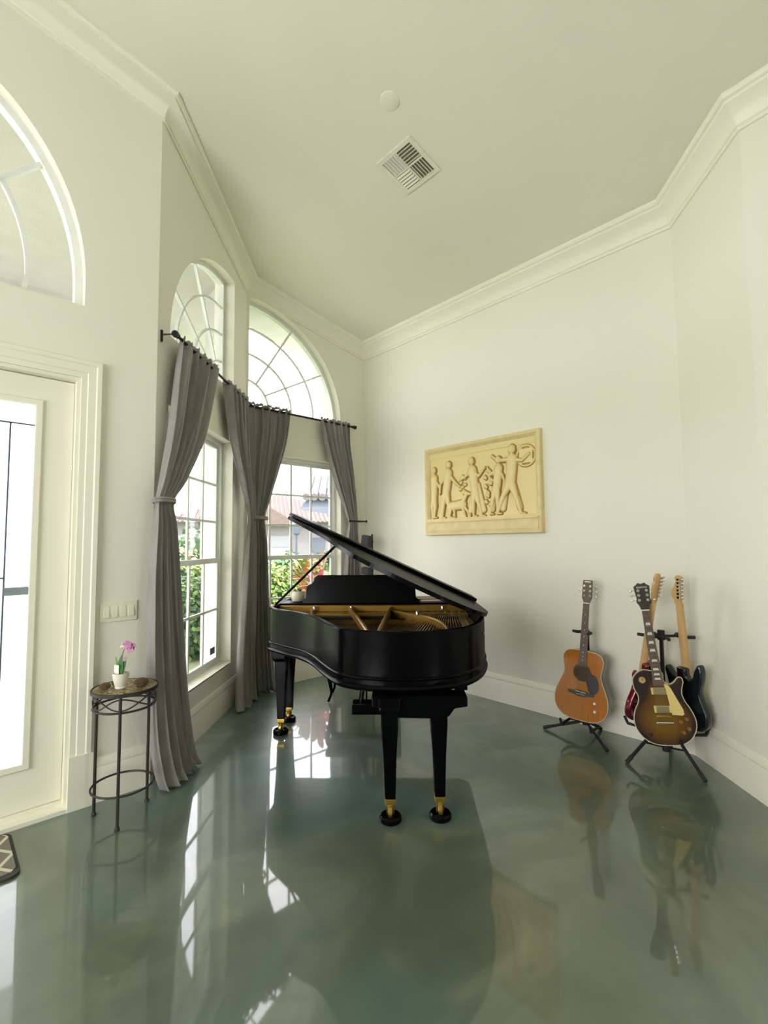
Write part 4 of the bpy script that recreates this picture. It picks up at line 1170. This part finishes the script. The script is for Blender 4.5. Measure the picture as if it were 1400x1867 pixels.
def neck_part(t, z0, z1, w0, w1, y_face, y_back, m_neck, m_board, zb0, frets=20, scale_len=.65, nut_z=None, inlay=None):
    mb = MB()
    pth = []
    for k in range(9):
        u = k/8; z = z0+(z1-z0)*u; hw = (w0+(w1-w0)*u)/2
        pth.append(((0, y_face, z), (hw, 0, 0), (0, 1, 0)))
    dep = y_back-y_face
    mb.sweep(pth, [(-1, 0), (1, 0), (.96, dep*.35), (.7, dep*.75), (.3, dep*.97), (0, dep), (-.3, dep*.97), (-.7, dep*.75), (-.96, dep*.35)])
    neck = mb.build('neck', m_neck, t, angle=40)
    def hw(z): return (w0+(w1-w0)*(z-z0)/(z1-z0))/2
    mb = MB(); mb.add([(-hw(zb0), y_face-.006, zb0), (hw(zb0), y_face-.006, zb0), (hw(z1), y_face-.006, z1), (-hw(z1), y_face-.006, z1), (-hw(zb0), y_face, zb0), (hw(zb0), y_face, zb0), (hw(z1), y_face, z1), (-hw(z1), y_face, z1)],
           [(0,1,2,3),(7,6,5,4),(0,4,5,1),(1,5,6,2),(2,6,7,3),(3,7,4,0)])
    mb.mi = 1
    for k in range(1, frets+1):
        z = nut_z - scale_len*(1-2**(-k/12))
        if z < zb0+.002: break
        mb.box((-hw(z), y_face-.0072, z-.0009), (hw(z), y_face-.006, z+.0009))
    if inlay:
        mb.mi = 2
        for k in (3, 5, 7, 9, 12, 15, 17, 19):
            z = nut_z - scale_len*(1-2**(-(k-.5)/12))
            if z < zb0+.01: break
            sp = .012*(1-k*.022)
            if inlay == 'block':
                a = hw(z)*.62; mb.add([(-a, y_face-.0066, z-sp*.75), (a, y_face-.0066, z-sp*.75), (a*.8, y_face-.0066, z+sp*.75), (-a*.8, y_face-.0066, z+sp*.75)], [(0, 1, 2, 3)])
            else: mb.lathe([(.0035, y_face-.0066), (.0035, y_face-.006)], (0, 0, z), 10, 'Y')
    mb.build('fretboard', [m_board, M_STRING, M_PEARL], t, smooth=False)
    mb = MB(); mb.box((-hw(nut_z), y_face-.0085, nut_z-.0035), (hw(nut_z), y_face, nut_z+.0035)); mb.build('nut', M_PEARL, t, smooth=False)
    return neck
def strings(t, zbr, znut, wbr, wnut, ybr, ynut):
    mb = MB()
    for k in range(6):
        u = (k-2.5)/2.5; mb.tube([(wbr*u, ybr, zbr), (wnut*u, ynut, znut)], (.0004+.0001*(2.5-(k-2.5))/2.5), 5, cap=False)
    mb.build('strings', M_STRING, t)
def tuner(t, x, z, sd, yf, yb, m_post=M_CHROME, back=False):
    mb = MB(); mb.lathe([(.0055, yf-.010), (.0055, yf-.002), (.009, yf-.002), (.009, yf)], (x, 0, z), 14, 'Y')
    mb.obox((x+.004*sd, yb+.006, z), (1, 0, 0), (0, 1, 0), (0, 0, 1), .009, .006, .007)
    xe = x+.034*sd if not back else x+.028*sd
    mb.tube([(x, yb+.006, z), (xe, yb+.006, z)], .0022, 8)
    mb.sphere((xe+.005*sd, yb+.006, z), .0085, 10, (1, .55, .8))
    mb.build('tuning_machine', m_post, t)

# --- acoustic
t = bpy.data.objects.new('acoustic_guitar', None); COL.objects.link(t)
tag(t, 'amber acoustic guitar with black pickguard on a stand against the back wall', 'guitar')
half = [(0, 0), (.075, .003), (.135, .022), (.178, .065), (.194, .12), (.190, .18), (.168, .245), (.144, .30), (.134, .335), (.137, .375), (.146, .42), (.145, .455), (.125, .487), (.085, .502), (.04, .505)]
prof = smooth_closed([(0, 0)]+half[1:]+[(0, .505)]+[(-x, z) for x, z in half[1:][::-1]], 5)
D_ = .11
mb = slab([(x*.995, z) for x, z in prof], .0015, D_, .004); mb.build('body_sides', M_MAHOG, t, angle=50)
hole = [(.05*cos(2*pi*i/32), .345+.05*sin(2*pi*i/32)) for i in range(32)]
mb = MB(); mb.extr([Vector((x*.995, 0, z)) for x, z in prof], (0, .003, 0), [[Vector((x, 0, z)) for x, z in hole]]); top = mb.build('soundboard_top', M_SPRUCE, t, angle=30)
mb = MB(); n = len(prof)
mb.tube([(x*.995, 0.0015, z) for x, z in prof], .003, 6, closed=True); mb.build('binding', M_BIND, t)
mb = MB(); mb.lathe([(.049, .0), (.0, .002)], (0, .004, .345), 32, 'Y'); mb.build('sound_hole_interior', mat('guitar_inside', (.035, .02, .008), .9), top)
mb = MB()
for r0, r1 in ((.052, .056), (.059, .066)): mb.lathe([(r0, -.0008), (r1, -.0008)], (0, 0, .345), 40, 'Y')
mb.build('rosette', mat('rosette_rings', (.16, .10, .035), .4), top)
pg = smooth_closed([(.050, .372), (.068, .348), (.10, .335), (.118, .30), (.124, .25), (.108, .215), (.078, .205), (.052, .225), (.040, .262), (.032, .292), (.058, .312), (.064, .345)], 4)
mb = face_prism(MB(), pg, -.002, 0); mb.build('pickguard', M_PICKB, t, smooth=False)
br = [(-.092, .186), (-.095, .205), (-.05, .208), (-.04, .214), (.04, .214), (.05, .208), (.095, .205), (.092, .186), (.05, .180), (.03, .172), (-.03, .172), (-.05, .180)]
mb = face_prism(MB(), br, -.009, 0); bo = mb.build('bridge', M_HEAD, t, smooth=False, bevel=.001)
mb = MB(); mb.obox((0, -.011, .205), (1, 0, -.04), (0, 1, 0), (.04, 0, 1), .038, .003, .0016); mb.build('saddle', M_PEARL, bo)
mb = MB()
for k in range(6): mb.sphere(((k-2.5)*.0105, -.011, .190-.002*abs(k-2.5)), .0034, 8)
mb.build('bridge_pins', M_PEARL, bo)
for x, z in ((.104, .145), (.108, .088)):
    mb = MB(); mb.lathe([(.0, -.016), (.0085, -.016), (.010, -.012), (.0105, 0)], (x, 0, z), 18, 'Y'); mb.build('control_knob', M_WHITEP, t)
neck_part(t, .47, .865, .056, .044, -.002, .022, M_MAHOG, M_ROSE, .392, 20, .648, .862, 'dot')
hd = [(-.022, .862), (-.030, .888), (-.036, .90), (-.036, 1.015), (-.033, 1.035), (-.03, 1.038), (.03, 1.038), (.033, 1.035), (.036, 1.015), (.036, .90), (.030, .888), (.022, .862)]
mb = face_prism(MB(), hd, -.002, .014); hs = mb.build('headstock', mat('rosewood_headstock', (.12, .065, .035), .4), t, smooth=False, bevel=.002)
mb = MB(); mb.box((-.022, -.0028, 1.020), (.022, -.002, 1.028)); mb.build('pale_logo_strip', M_PEARL, hs, smooth=False)
for z in (.918, .955, .992):
    for s in (-1, 1): tuner(t, .022*s, z, s, -.002, .014)
strings(t, .205, .862, .027, .018, -.012, -.0085)
mb = MB(); mb.lathe([(0, -.004), (.006, -.004), (.008, .002), (.004, .006), (.004, .010)], (0, 0, 0), 10); o = mb.build('strap_button', M_CHROME, t); o.location = (0, .055, -.006)
place(t, (3.66, 1.75, .142), 186, 7.0, 3.2, 1.03)

# --- single-cut sunburst electric
t = bpy.data.objects.new('electric_guitar', None); COL.objects.link(t)
tag(t, 'sunburst single-cutaway electric guitar facing the room on the triple stand', 'guitar', 'guitars on the triple stand')
lp = smooth_closed([(0, 0), (.07, .006), (.125, .038), (.158, .09), (.165, .145), (.148, .205), (.126, .25), (.117, .29), (.124, .33), (.134, .36), (.128, .385), (.108, .385), (.085, .36), (.060, .348), (.040, .355), (.031, .375),
      (.028, .42), (-.028, .428), (-.07, .435), (-.112, .415), (-.138, .375), (-.136, .325), (-.121, .28), (-.128, .24), (-.150, .20), (-.165, .145), (-.158, .09), (-.125, .038), (-.07, .006)], 5)
mb = slab(lp, 0, .048, .006); mb.build('body', M_BURST, t, angle=50)
mb = MB(); mb.tube([(x, .003, z) for x, z in lp], .0028, 6, closed=True); mb.build('binding', M_BIND, t)
mb = face_prism(MB(), [(.026, .355), (.050, .345), (.062, .325), (.085, .265), (.108, .205), (.110, .178), (.10, .172), (.046, .175), (.040, .235), (.036, .30)], -.010, -.007); mb.build('pickguard', M_CREAM, t, smooth=False)
for z in (.310, .205):
    mb = MB(); mb.box((-.046, -.007, z-.020), (.046, 0, z+.020)); pk = mb.build('pickup', M_CREAM, t, bevel=.002)
    mb = MB(); mb.box((-.035, -.011, z-.0185), (.035, -.007, z+.0185)); mb.build('pickup_cover', mat('nickel_cover', (.35, .30, .15), .35, .7), pk, bevel=.003)
    mb = MB()
    for k in range(6): mb.lathe([(.0025, -.0125), (.0025, -.011)], ((k-2.5)*.010, 0, z+.009), 8, 'Y')
    mb.build('pole_pieces', M_STEEL, pk)
mb = MB(); mb.box((-.042, -.014, .160), (.042, 0, .172)); mb.build('bridge', M_BRASS, t, bevel=.003)
mb = MB(); mb.box((-.048, -.015, .122), (.048, -.002, .134)); mb.build('tailpiece', M_CHROME, t, bevel=.005)
for x, z in ((.085, .135), (.118, .150), (.090, .075), (.122, .095)):
    mb = MB(); mb.lathe([(0, -.018), (.008, -.018), (.010, -.014), (.012, 0)], (x, 0, z), 18, 'Y'); mb.build('control_knob', mat('amber_knob', (.25, .12, .03), .2), t)
mb = MB(); mb.lathe([(.019, -.002), (.019, 0)], (-.085, 0, .375), 28, 'Y'); mb.lathe([(.0, -.0022), (.019, -.0022)], (-.085, 0, .375), 28, 'Y'); sw = mb.build('switch_ring', M_CREAM, t)
mb = MB(); mb.tube([(-.085, -.002, .375), (-.085, -.012, .380)], .003, 8); mb.sphere((-.085, -.014, .381), .006, 10); mb.build('toggle_switch', mat('amber_tip', (.4, .28, .06), .3), sw)
neck_part(t, .40, .80, .056, .043, -.006, .018, M_MAHOG, M_ROSE, .343, 22, .628, .795, 'block')
lh = [(-.0215, .795), (-.030, .825), (-.042, .845), (-.038, .87), (-.044, .925), (-.046, .945), (-.030, .955), (-.020, .967), (0, .960), (.020, .967), (.030, .955), (.046, .945), (.044, .925), (.038, .87), (.042, .845), (.030, .825), (.0215, .795)]
mb = face_prism(MB(), lh, -.006, .010); hs = mb.build('headstock', M_HEAD, t, smooth=False, bevel=.002)
for k, z in enumerate((.858, .888, .918)):
    for s in (-1, 1): tuner(t, .024*s, z, s, -.006, .010)
tx = bpy.data.curves.new('logo_lettering', 'FONT'); tx.body = 'Epiphone'; tx.size = .0165; tx.align_x = 'CENTER'; tx.extrude = .0004; tx.shear = .2
o = bpy.data.objects.new('logo_lettering', tx); COL.objects.link(o); o.parent = None
me = bpy.data.meshes.new_from_object(o); bpy.data.objects.remove(o); me.materials.append(M_PEARL)
o = bpy.data.objects.new('logo_lettering', me); COL.objects.link(o); o.parent = hs; o.location = (0, -.0068, .934); o.rotation_euler = (radians(90), 0, 0)
strings(t, .166, .795, .026, .017, -.015, -.0145)
place(t, (3.50, 1.085, .192), 205, 6.5, -6.0, 1.075)

# --- double-cutaway shapes seen from the back
def strat(name_label, m_body, bottom, bearing, lean, roll, scale, head):
    t = bpy.data.objects.new('electric_guitar', None); COL.objects.link(t)
    tag(t, name_label, 'guitar', 'guitars on the triple stand')
    if head == 'strat':
        pts = [(0, .0), (.07, .012), (.13, .045), (.158, .10), (.150, .16), (.122, .215), (.112, .26), (.122, .31), (.130, .345), (.118, .372), (.095, .365), (.072, .335), (.045, .318), (.031, .335), (.030, .385), (-.030, .385), (-.034, .345), (-.055, .325), (-.078, .345), (-.095, .39),
               (-.115, .43), (-.138, .435), (-.150, .40), (-.142, .34), (-.124, .28), (-.122, .235), (-.142, .18), (-.160, .12), (-.150, .06), (-.11, .018), (-.05, .0)]
    else:
        pts = [(0, 0), (.08, .010), (.138, .045), (.158, .10), (.150, .165), (.122, .22), (.112, .265), (.125, .315), (.130, .345), (.112, .365), (.080, .345), (.05, .325), (.032, .34), (.030, .385), (-.030, .395), (-.07, .400), (-.112, .385), (-.130, .345), (-.122, .29), (-.118, .235), (-.142, .18), (-.158, .115), (-.146, .05), (-.09, .010)]
    pr_ = smooth_closed(pts, 4)
    mb = slab(pr_, 0, .045, .012); mb.build('body', m_body, t, angle=50)
    mb = MB(); mb.box((-.026, .045, .325), (.026, .0465, .385)); mb.build('neck_plate', M_CHROME, t, bevel=.001)
    mb = face_prism(MB(), smooth_closed([(.03, .33), (-.03, .33), (-.10, .30), (-.10, .22), (-.06, .18), (.04, .16), (.11, .12), (.115, .18), (.08, .22), (.09, .30)], 4), -.0025, 0); mb.build('pickguard', M_WHITEP, t, smooth=False)
    neck_part(t, .335, .80, .056, .043, -.006, .019, M_MAPLE, M_MAPLE, .325, 21, .648, .79, 'dot')
    hp = smooth_closed([(.0215, .79), (.026, .815), (.040, .835), (.042, .87), (.020, .90), (-.0, .94), (.006, .958), (-.010, .978), (-.036, .975), (-.046, .955), (-.038, .90), (-.030, .84), (-.0225, .81), (-.0215, .79)], 4) if head == 'strat' else \
         smooth_closed([(.0215, .79), (.022, .83), (.030, .86), (.032, .91), (.022, .935), (.028, .96), (.010, .985), (-.018, .980), (-.030, .955), (-.034, .88), (-.030, .83), (-.0215, .79)], 4)
    mb = face_prism(MB(), hp, -.004, .011); mb.build('headstock', M_MAPLE, t, angle=30, bevel=.002)
    for k in range(6):
        z = .838+.0235*k; x = -.014-.0022*k
        tuner(t, x, z, -1, -.004, .011, back=True)
    strings(t, .13, .79, .026, .017, -.012, -.0085)
    place(t, bottom, bearing, lean, roll, scale)
    return t
strat('black double-cutaway electric guitar seen from behind on the right of the triple stand', M_BLUEBLK, (3.85, 1.045, .235), 332, 7.0, -3, 1.07, 'strat')
strat('metallic red electric guitar half hidden on the left of the triple stand', M_METRED, (3.75, 1.365, .25), 78, 14.0, 6, 1.09, 'tele')

# ------------------------------------------------------------------ guitar stands
t = thing('guitar_stand', 'black single guitar stand under the amber acoustic guitar', 'guitar stand', (3.80, 1.76, 0))
def W2L(p, o=(3.80, 1.76, 0)): return Vector(p)-Vector(o)
hub = W2L((3.76, 1.75, .115))
for p in ((3.66, 2.04, .013), (3.575, 1.515, .013), (3.955, 1.72, .013)):
    mb = MB(); q = W2L(p); mb.tube([hub, q], .011, 10); lg = mb.build('leg', M_BLACKM, t)
    mb = MB(); d = (q-hub).normalized(); mb.tube([q-d*.04, q+d*.008], .0135, 10); mb.build('rubber_foot', M_RUBBER, lg)
mb = MB(); mb.tube([hub-Vector((0, 0, .03)), hub+Vector((0, 0, .05))], .022, 12); mb.build('hub', M_BLACKM, t)
mb = MB(); mb.tube([hub, W2L((3.85, 1.75, .40)), W2L((3.865, 1.75, .80))], [.011, .010, .009], 10); mb.build('pole', M_BLACKM, t)
mb = MB(); yk = W2L((3.80, 1.745, .79))
mb.tube([W2L((3.865, 1.75, .79)), yk+Vector((.0, 0, 0))], .009, 8)
mb.tube([yk+Vector((-.075, .058, .012)), yk+Vector((-.02, .055, 0)), yk+Vector((.012, .02, 0)), yk+Vector((.012, -.02, 0)), yk+Vector((-.02, -.055, 0)), yk+Vector((-.075, -.058, .0))], .012, 10)
mb.build('neck_yoke', M_RUBBER, t)
for s in (-1, 1):
    mb = MB(); y = 1.75+.115*s
    mb.tube([hub, W2L((3.74, y, .105)), W2L((3.60, y, .100)), W2L((3.585, y, .145))], [.009, .010, .011, .010], 10); mb.build('cradle_arm', M_RUBBER, t)

t = thing('guitar_stand', 'black triple guitar stand in the corner holding three electric guitars', 'guitar stand', (3.72, 1.17, 0))
def W3(x, y, z): return Vector((x-3.72, y-1.17, z))
mb = MB(); mb.tube([(0, 0, .10), (0, 0, .86)], .013, 12); mb.build('pole', M_BLACKM, t)
mb = MB(); mb.tube([(0, 0, .07), (0, 0, .13)], .026, 14); mb.tube([(0, 0, .24), (0, 0, .29)], .024, 14); mb.tube([(0, 0, .82), (0, 0, .885)], .024, 14); mb.build('collar', M_RUBBER, t)
for p in (W3(3.50, 1.345, .013), W3(3.575, .915, .013), W3(3.97, 1.22, .013)):
    mb = MB(); d = Vector((p.x, p.y, 0)).normalized(); k = Vector((0, 0, .265))+d*.018
    mb.tube([k, p], .011, 10); lg = mb.build('leg', M_BLACKM, t)
    mb = MB(); e = (p-k).normalized(); mb.tube([p-e*.045, p+e*.01], .014, 10); mb.build('rubber_foot', M_RUBBER, lg)
    mb = MB(); mb.tube([Vector((0, 0, .10))+d*.02, k+(p-k)*.52], .007, 8); mb.build('brace', M_BLACKM, t)
for brg in (198, 318, 78):
    a = radians(brg); d = Vector((cos(a), sin(a), 0)); s_ = Vector((-sin(a), cos(a), 0))
    mb = MB(); c = Vector((0, 0, .845)); yk = c+d*.055
    yc = yk + (Vector((-.0, .02, 0)) if brg == 198 else Vector((0, 0, 0)))
    if brg == 318: yc = c+d*.12
    mb.tube([c, yc], .009, 8)
    mb.tube([yc+s_*.062+d*.075, yc+s_*.058+d*.02, yc+s_*.02-d*.008, yc-s_*.02-d*.008, yc-s_*.058+d*.02, yc-s_*.062+d*.075], .0115, 10)
    mb.build('neck_yoke', M_RUBBER, t)
    for s in (-1, 1):
        mb = MB(); b0 = Vector((0, 0, .265)); q = d*.12+s_*.085*s+Vector((0, 0, .205))
        mb.tube([b0, q, q+d*.10, q+d*.125+Vector((0, 0, .045))], [.008, .009, .011, .010], 10); mb.build('cradle_arm', M_RUBBER, t)

# ------------------------------------------------------------------ outside
M_GRASS = mat('lawn', (.26, .32, .16), .95, c2=(.20, .27, .12), scale=3)
M_PAVE = mat('porch_paving', (.50, .47, .42), .9, c2=(.44, .42, .38), scale=2)
M_TILE = mat('clay_roof_tile', (.125, .092, .082), .85, c2=(.10, .075, .067), scale=6)
M_HOUSE = mat('pale_house_wall', (.17, .16, .17), .9)
M_GARAGE = mat('garage_door', (.22, .22, .235), .7)
M_DARKW = mat('dark_window', (.06, .07, .09), .2)
mb = MB(); mb.extr([(-14, YD+.5, -.2), (XB+.9, YD+.5, -.2), (XB+.9, YB+.35, -.2), (6, YB+.35, -.2), (60, -10, -.2), (60, 60, -.2), (-40, 60, -.2)], (0, 0, .06))
o = mb.build('lawn', M_GRASS, smooth=False); struct(o)
mb = MB(); mb.box((-4, YD+.2, -.13), (1.7, YD+4.2, -.06)); struct(mb.build('porch_paving', M_PAVE, smooth=False))
# roof overhang of this house and porch walls
mb = MB(); mb.extr([(-3.6, YD+.2, 4.3), (XA-.1, YD+.2, 4.3), (XB-.2, YB+.22, 4.3), (XR+2.0, YB+.22, 4.3), (6.28, 8.53, 4.3), (4.01, 6.01, 4.3), (2.84, 5.55, 4.3), (2.75, 6.67, 4.3), (2.94, 8.03, 4.3), (2.2, 8.4, 4.3), (-3.6, 8.4, 4.3)], (0, 0, .14))
struct(mb.build('roof_overhang', M_STUCCO, smooth=False))
mb = MB(); mb.box((2.13, YB+.2, -.2), (2.34, 5.20, 4.3)); struct(mb.build('wing_wall', M_STUCCO, smooth=False))
for x, y in ((2.09, 6.30), (-1.9, 6.6)):
    mb = MB(); mb.obox((x, y, .15), (1, 0, 0), (0, 1, 0), (0, 0, 1), .2, .2, .35); mb.lathe([(.15, .5), (.165, .52), (.15, .56), (.14, .7), (.13, 3.3), (.15, 3.35), (.19, 3.42)], (x, y, 0), 28)
    o = mb.build('porch_column', M_STUCCO); struct(o)
mb = MB(); mb.box((-3.6, 6.2, 3.42), (2.22, 6.5, 4.3)); struct(mb.build('porch_beam', M_STUCCO, smooth=False))
# neighbour house
A_H = radians(61); hc = Vector((24*cos(A_H), 24*sin(A_H), -.15))
t = thing('neighbour_house', 'pale house with clay tile roof seen through the windows', 'house', hc, A_H-pi/2)
mb = MB(); mb.box((-4.2, 0, 0), (4.0, 9, 2.75)); mb.build('wall', M_HOUSE, t, smooth=False)
mb = MB()
ez, rz_ = 2.75, 4.45
rp = [(-4.8, -.5, ez), (4.6, -.5, ez), (4.6, 9.5, ez), (-4.8, 9.5, ez), (-.9, 4.0, rz_), (1.4, 4.0, rz_)]
mb.add([Vector(p) for p in rp], [(0, 1, 5, 4), (1, 2, 5), (2, 3, 4, 5), (3, 0, 4), (0, 3, 2, 1)])
mb.build('roof', M_TILE, t, smooth=False)
mb = MB()
for k in range(44):
    x = -4.7+.214*k; zt_ = min(1, (x+4.8)/3.9, (4.6-x)/3.2); 
    if zt_ <= .05: continue
    mb.tube([(x, -.5, ez+.02), (x, -.5+4.5*zt_, ez+.02+1.7*zt_)], .055, 6)
mb.build('roof_tile_rows', M_TILE, t)
mb = MB(); mb.add([(-1.2, -.6, ez-.1), (1.6, -.6, ez-.1), (.2, -.6, ez+.75), (-1.2, 2, ez-.1), (1.6, 2, ez-.1), (.2, 2.4, ez+.75)], [(0, 1, 2), (0, 3, 5, 2), (1, 2, 5, 4), (0, 1, 4, 3)]); mb.build('gable_roof', M_TILE, t, smooth=False)
mb = MB(); mb.box((-1.0, -.04, .05), (1.3, 0, 2.1)); 
for z in (.55, 1.05, 1.55): mb.box((-1.0, -.06, z), (1.3, -.03, z+.03))
mb.build('garage_door', M_GARAGE, t, smooth=False)
mb = MB(); mb.box((2.25, -.05, 1.0), (2.95, 0, 2.0)); mb.build('window', M_DARKW, t, smooth=False)
# nearer eave with scalloped tiles
t = thing('neighbour_eave', 'shaded tile roof corner seen high in the straight window', 'roof', (8.9, 11.3, 2.55), radians(-38))
mb = MB(); mb.add([(-1.3, 0, 0), (3.2, 0, -.75), (3.2, 3, -.2), (0, 3, .1), (-1.1, .1, .32), (3.2, .1, .32), (3.2, 3, 1.3), (0, 3, 1.3)], [(0,1,5,4),(0,3,2,1),(4,5,6,7),(0,4,7,3),(1,2,6,5),(2,3,7,6)])
mb.build('fascia', mat('slate_blue_fascia', (.09, .105, .135), .8), t, smooth=False)
mb = MB()
for k in range(19):
    x = -1.1+.235*k; mb.tube([(x, -.1, .36), (x, 3, 1.40)], .115, 8)
mb.build('barrel_tiles', mat('grey_roof_tile', (.12, .11, .12), .8), t)
# lamp post
t = thing('lamp_post', 'dark lantern on a post in the garden beyond the straight window', 'lamp post', (15*cos(radians(57.3)), 15*sin(radians(57.3)), -.15))
mb = MB(); mb.tube([(0, 0, 0), (0, 0, 1.95)], .035, 10); mb.build('post', mat('painted_post', (.05, .065, .09), .5), t)
mb = MB(); mb.lathe([(.05, 1.95), (.11, 2.0), (.14, 2.25), (.17, 2.28), (.05, 2.42), (0, 2.46)], n=8); mb.build('lantern', mat('lantern_metal', (.06, .08, .11), .4), t, smooth=False)

def leafy(name, label, c, rx, ry, rz, n, size, ms, seed, top_bias=False, group=None):
    rnd = random.Random(seed); mb = MB()
    for k in range(n):
        while True:
            v = Vector((rnd.uniform(-1, 1), rnd.uniform(-1, 1), rnd.uniform(-.9, 1)))
            if v.length <= 1 and v.length > .55: break
        p = Vector((v.x*rx, v.y*ry, v.z*rz + rz*.9))
        d = (v.normalized()+Vector((rnd.uniform(-.8, .8), rnd.uniform(-.8, .8), rnd.uniform(-.2, .9)))).normalized()
        a = d.orthogonal().normalized(); a = (Matrix.Rotation(rnd.uniform(0, 6.28), 3, d) @ a)
        s = size*rnd.uniform(.6, 1.3); b = d.cross(a)
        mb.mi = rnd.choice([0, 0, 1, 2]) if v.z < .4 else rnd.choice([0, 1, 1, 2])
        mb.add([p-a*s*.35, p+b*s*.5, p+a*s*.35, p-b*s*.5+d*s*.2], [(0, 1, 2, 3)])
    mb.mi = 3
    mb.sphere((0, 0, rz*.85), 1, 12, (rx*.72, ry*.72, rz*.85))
    o = mb.build(name, ms, smooth=False); o.location = c
    tag(o, label, 'shrub', group); return o
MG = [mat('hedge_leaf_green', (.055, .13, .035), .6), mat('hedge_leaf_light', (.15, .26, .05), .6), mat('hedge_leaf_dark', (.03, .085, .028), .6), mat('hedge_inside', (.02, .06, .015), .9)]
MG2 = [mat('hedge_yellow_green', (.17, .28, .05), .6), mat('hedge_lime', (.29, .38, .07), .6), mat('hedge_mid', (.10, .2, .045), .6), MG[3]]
MF = [mat('far_leaf', (.11, .19, .09), .7), mat('far_leaf_light', (.16, .24, .11), .7), mat('far_leaf_dark', (.09, .2, .09), .7), MG[3]]
def azp(az, d, z=-.14): return (d*cos(radians(az)), d*sin(radians(az)), z)
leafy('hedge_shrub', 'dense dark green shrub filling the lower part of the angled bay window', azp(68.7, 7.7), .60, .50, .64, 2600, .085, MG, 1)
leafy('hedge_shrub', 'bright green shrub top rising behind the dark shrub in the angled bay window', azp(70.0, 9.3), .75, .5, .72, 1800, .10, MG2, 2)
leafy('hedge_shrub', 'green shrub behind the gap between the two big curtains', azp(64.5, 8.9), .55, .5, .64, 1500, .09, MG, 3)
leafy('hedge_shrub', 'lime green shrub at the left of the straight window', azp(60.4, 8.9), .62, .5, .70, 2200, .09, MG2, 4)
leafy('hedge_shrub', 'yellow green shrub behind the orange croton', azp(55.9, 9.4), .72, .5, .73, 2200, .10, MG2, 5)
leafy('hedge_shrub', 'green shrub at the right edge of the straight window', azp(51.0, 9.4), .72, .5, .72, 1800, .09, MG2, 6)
for i, (az, r, lab) in enumerate(((62.5, 1.5, 'far hedge left of the lamp post'), (58.2, 1.6, 'far hedge around the lamp post'), (53.5, 1.7, 'far hedge right of the lamp post'), (69.0, 1.5, 'far grey green hedge in the angled bay window'))):
    leafy('far_hedge', lab, azp(az, 17.5), r*.52, .5, .78, 900, .16, MF, 20+i)
leafy('palm_shrub', 'round green tree crown above the hedge in the angled bay window', azp(69.0, 13.5), 1.0, .8, 1.12, 900, .16, MF, 31)
leafy('flower_shrub', 'orange flowering shrub below the tree crown in the angled bay window', azp(69.6, 11.3), .6, .5, .86, 700, .12, [mat('orange_flower', (.75, .33, .12), .6), mat('orange_flower_pale', (.80, .50, .30), .6), MF[0], MG[3]], 32)
def croton(label, c, n, ln, w, ms, seed, spread=1.0, top=.8):
    rnd = random.Random(seed); mb = MB()
    for k in range(n):
        a = rnd.uniform(0, 6.28); el = rnd.uniform(.25, 1.35); mb.mi = rnd.randrange(len(ms)-1)
        h0 = rnd.uniform(.55, 1.0)*top
        leaf_blade(mb, (.05*cos(a), .05*sin(a), h0), (cos(a)*cos(el)*spread, sin(a)*cos(el)*spread, sin(el)), (0, 0, 1), ln*rnd.uniform(.6, 1.15), w, .45, 6)
    mb.mi = len(ms)-1; mb.tube([(0, 0, 0), (0, 0, top)], .02, 6)
    o = mb.build('croton_plant', ms, angle=60); o.location = c; tag(o, label, 'plant'); return o
MCO = [mat('croton_orange', (.50, .22, .06), .5), mat('croton_yellow', (.52, .36, .07), .5), mat('croton_green', (.22, .27, .07), .5), mat('croton_stem', (.12, .08, .05), .8)]
MCR = [mat('croton_pink', (.46, .13, .12), .5), mat('croton_red', (.34, .07, .06), .5), mat('croton_bronze', (.26, .13, .07), .5), MCO[3]]
croton('orange and yellow croton in the middle of the straight window', azp(56.4, 7.5), 95, .42, .045, MCO, 41, 1, 1.3)
croton('yellow croton low behind the lid prop', azp(58.8, 6.7), 60, .36, .04, [MCO[1], MCO[0], MCO[2], MCO[3]], 42)
croton('pink and red croton beside the music desk', azp(54.8, 6.7), 85, .40, .045, MCR, 43, 1, 1.15)
croton('tall red spiky plant rising above the orange croton', azp(54.6, 7.9), 18, .50, .03, MCR, 44, .5, 1.45)
croton('bronze red plant at the right edge of the straight window', azp(52.0, 7.6), 34, .5, .04, [MCR[2], MCO[0], MCR[0], MCO[3]], 45)
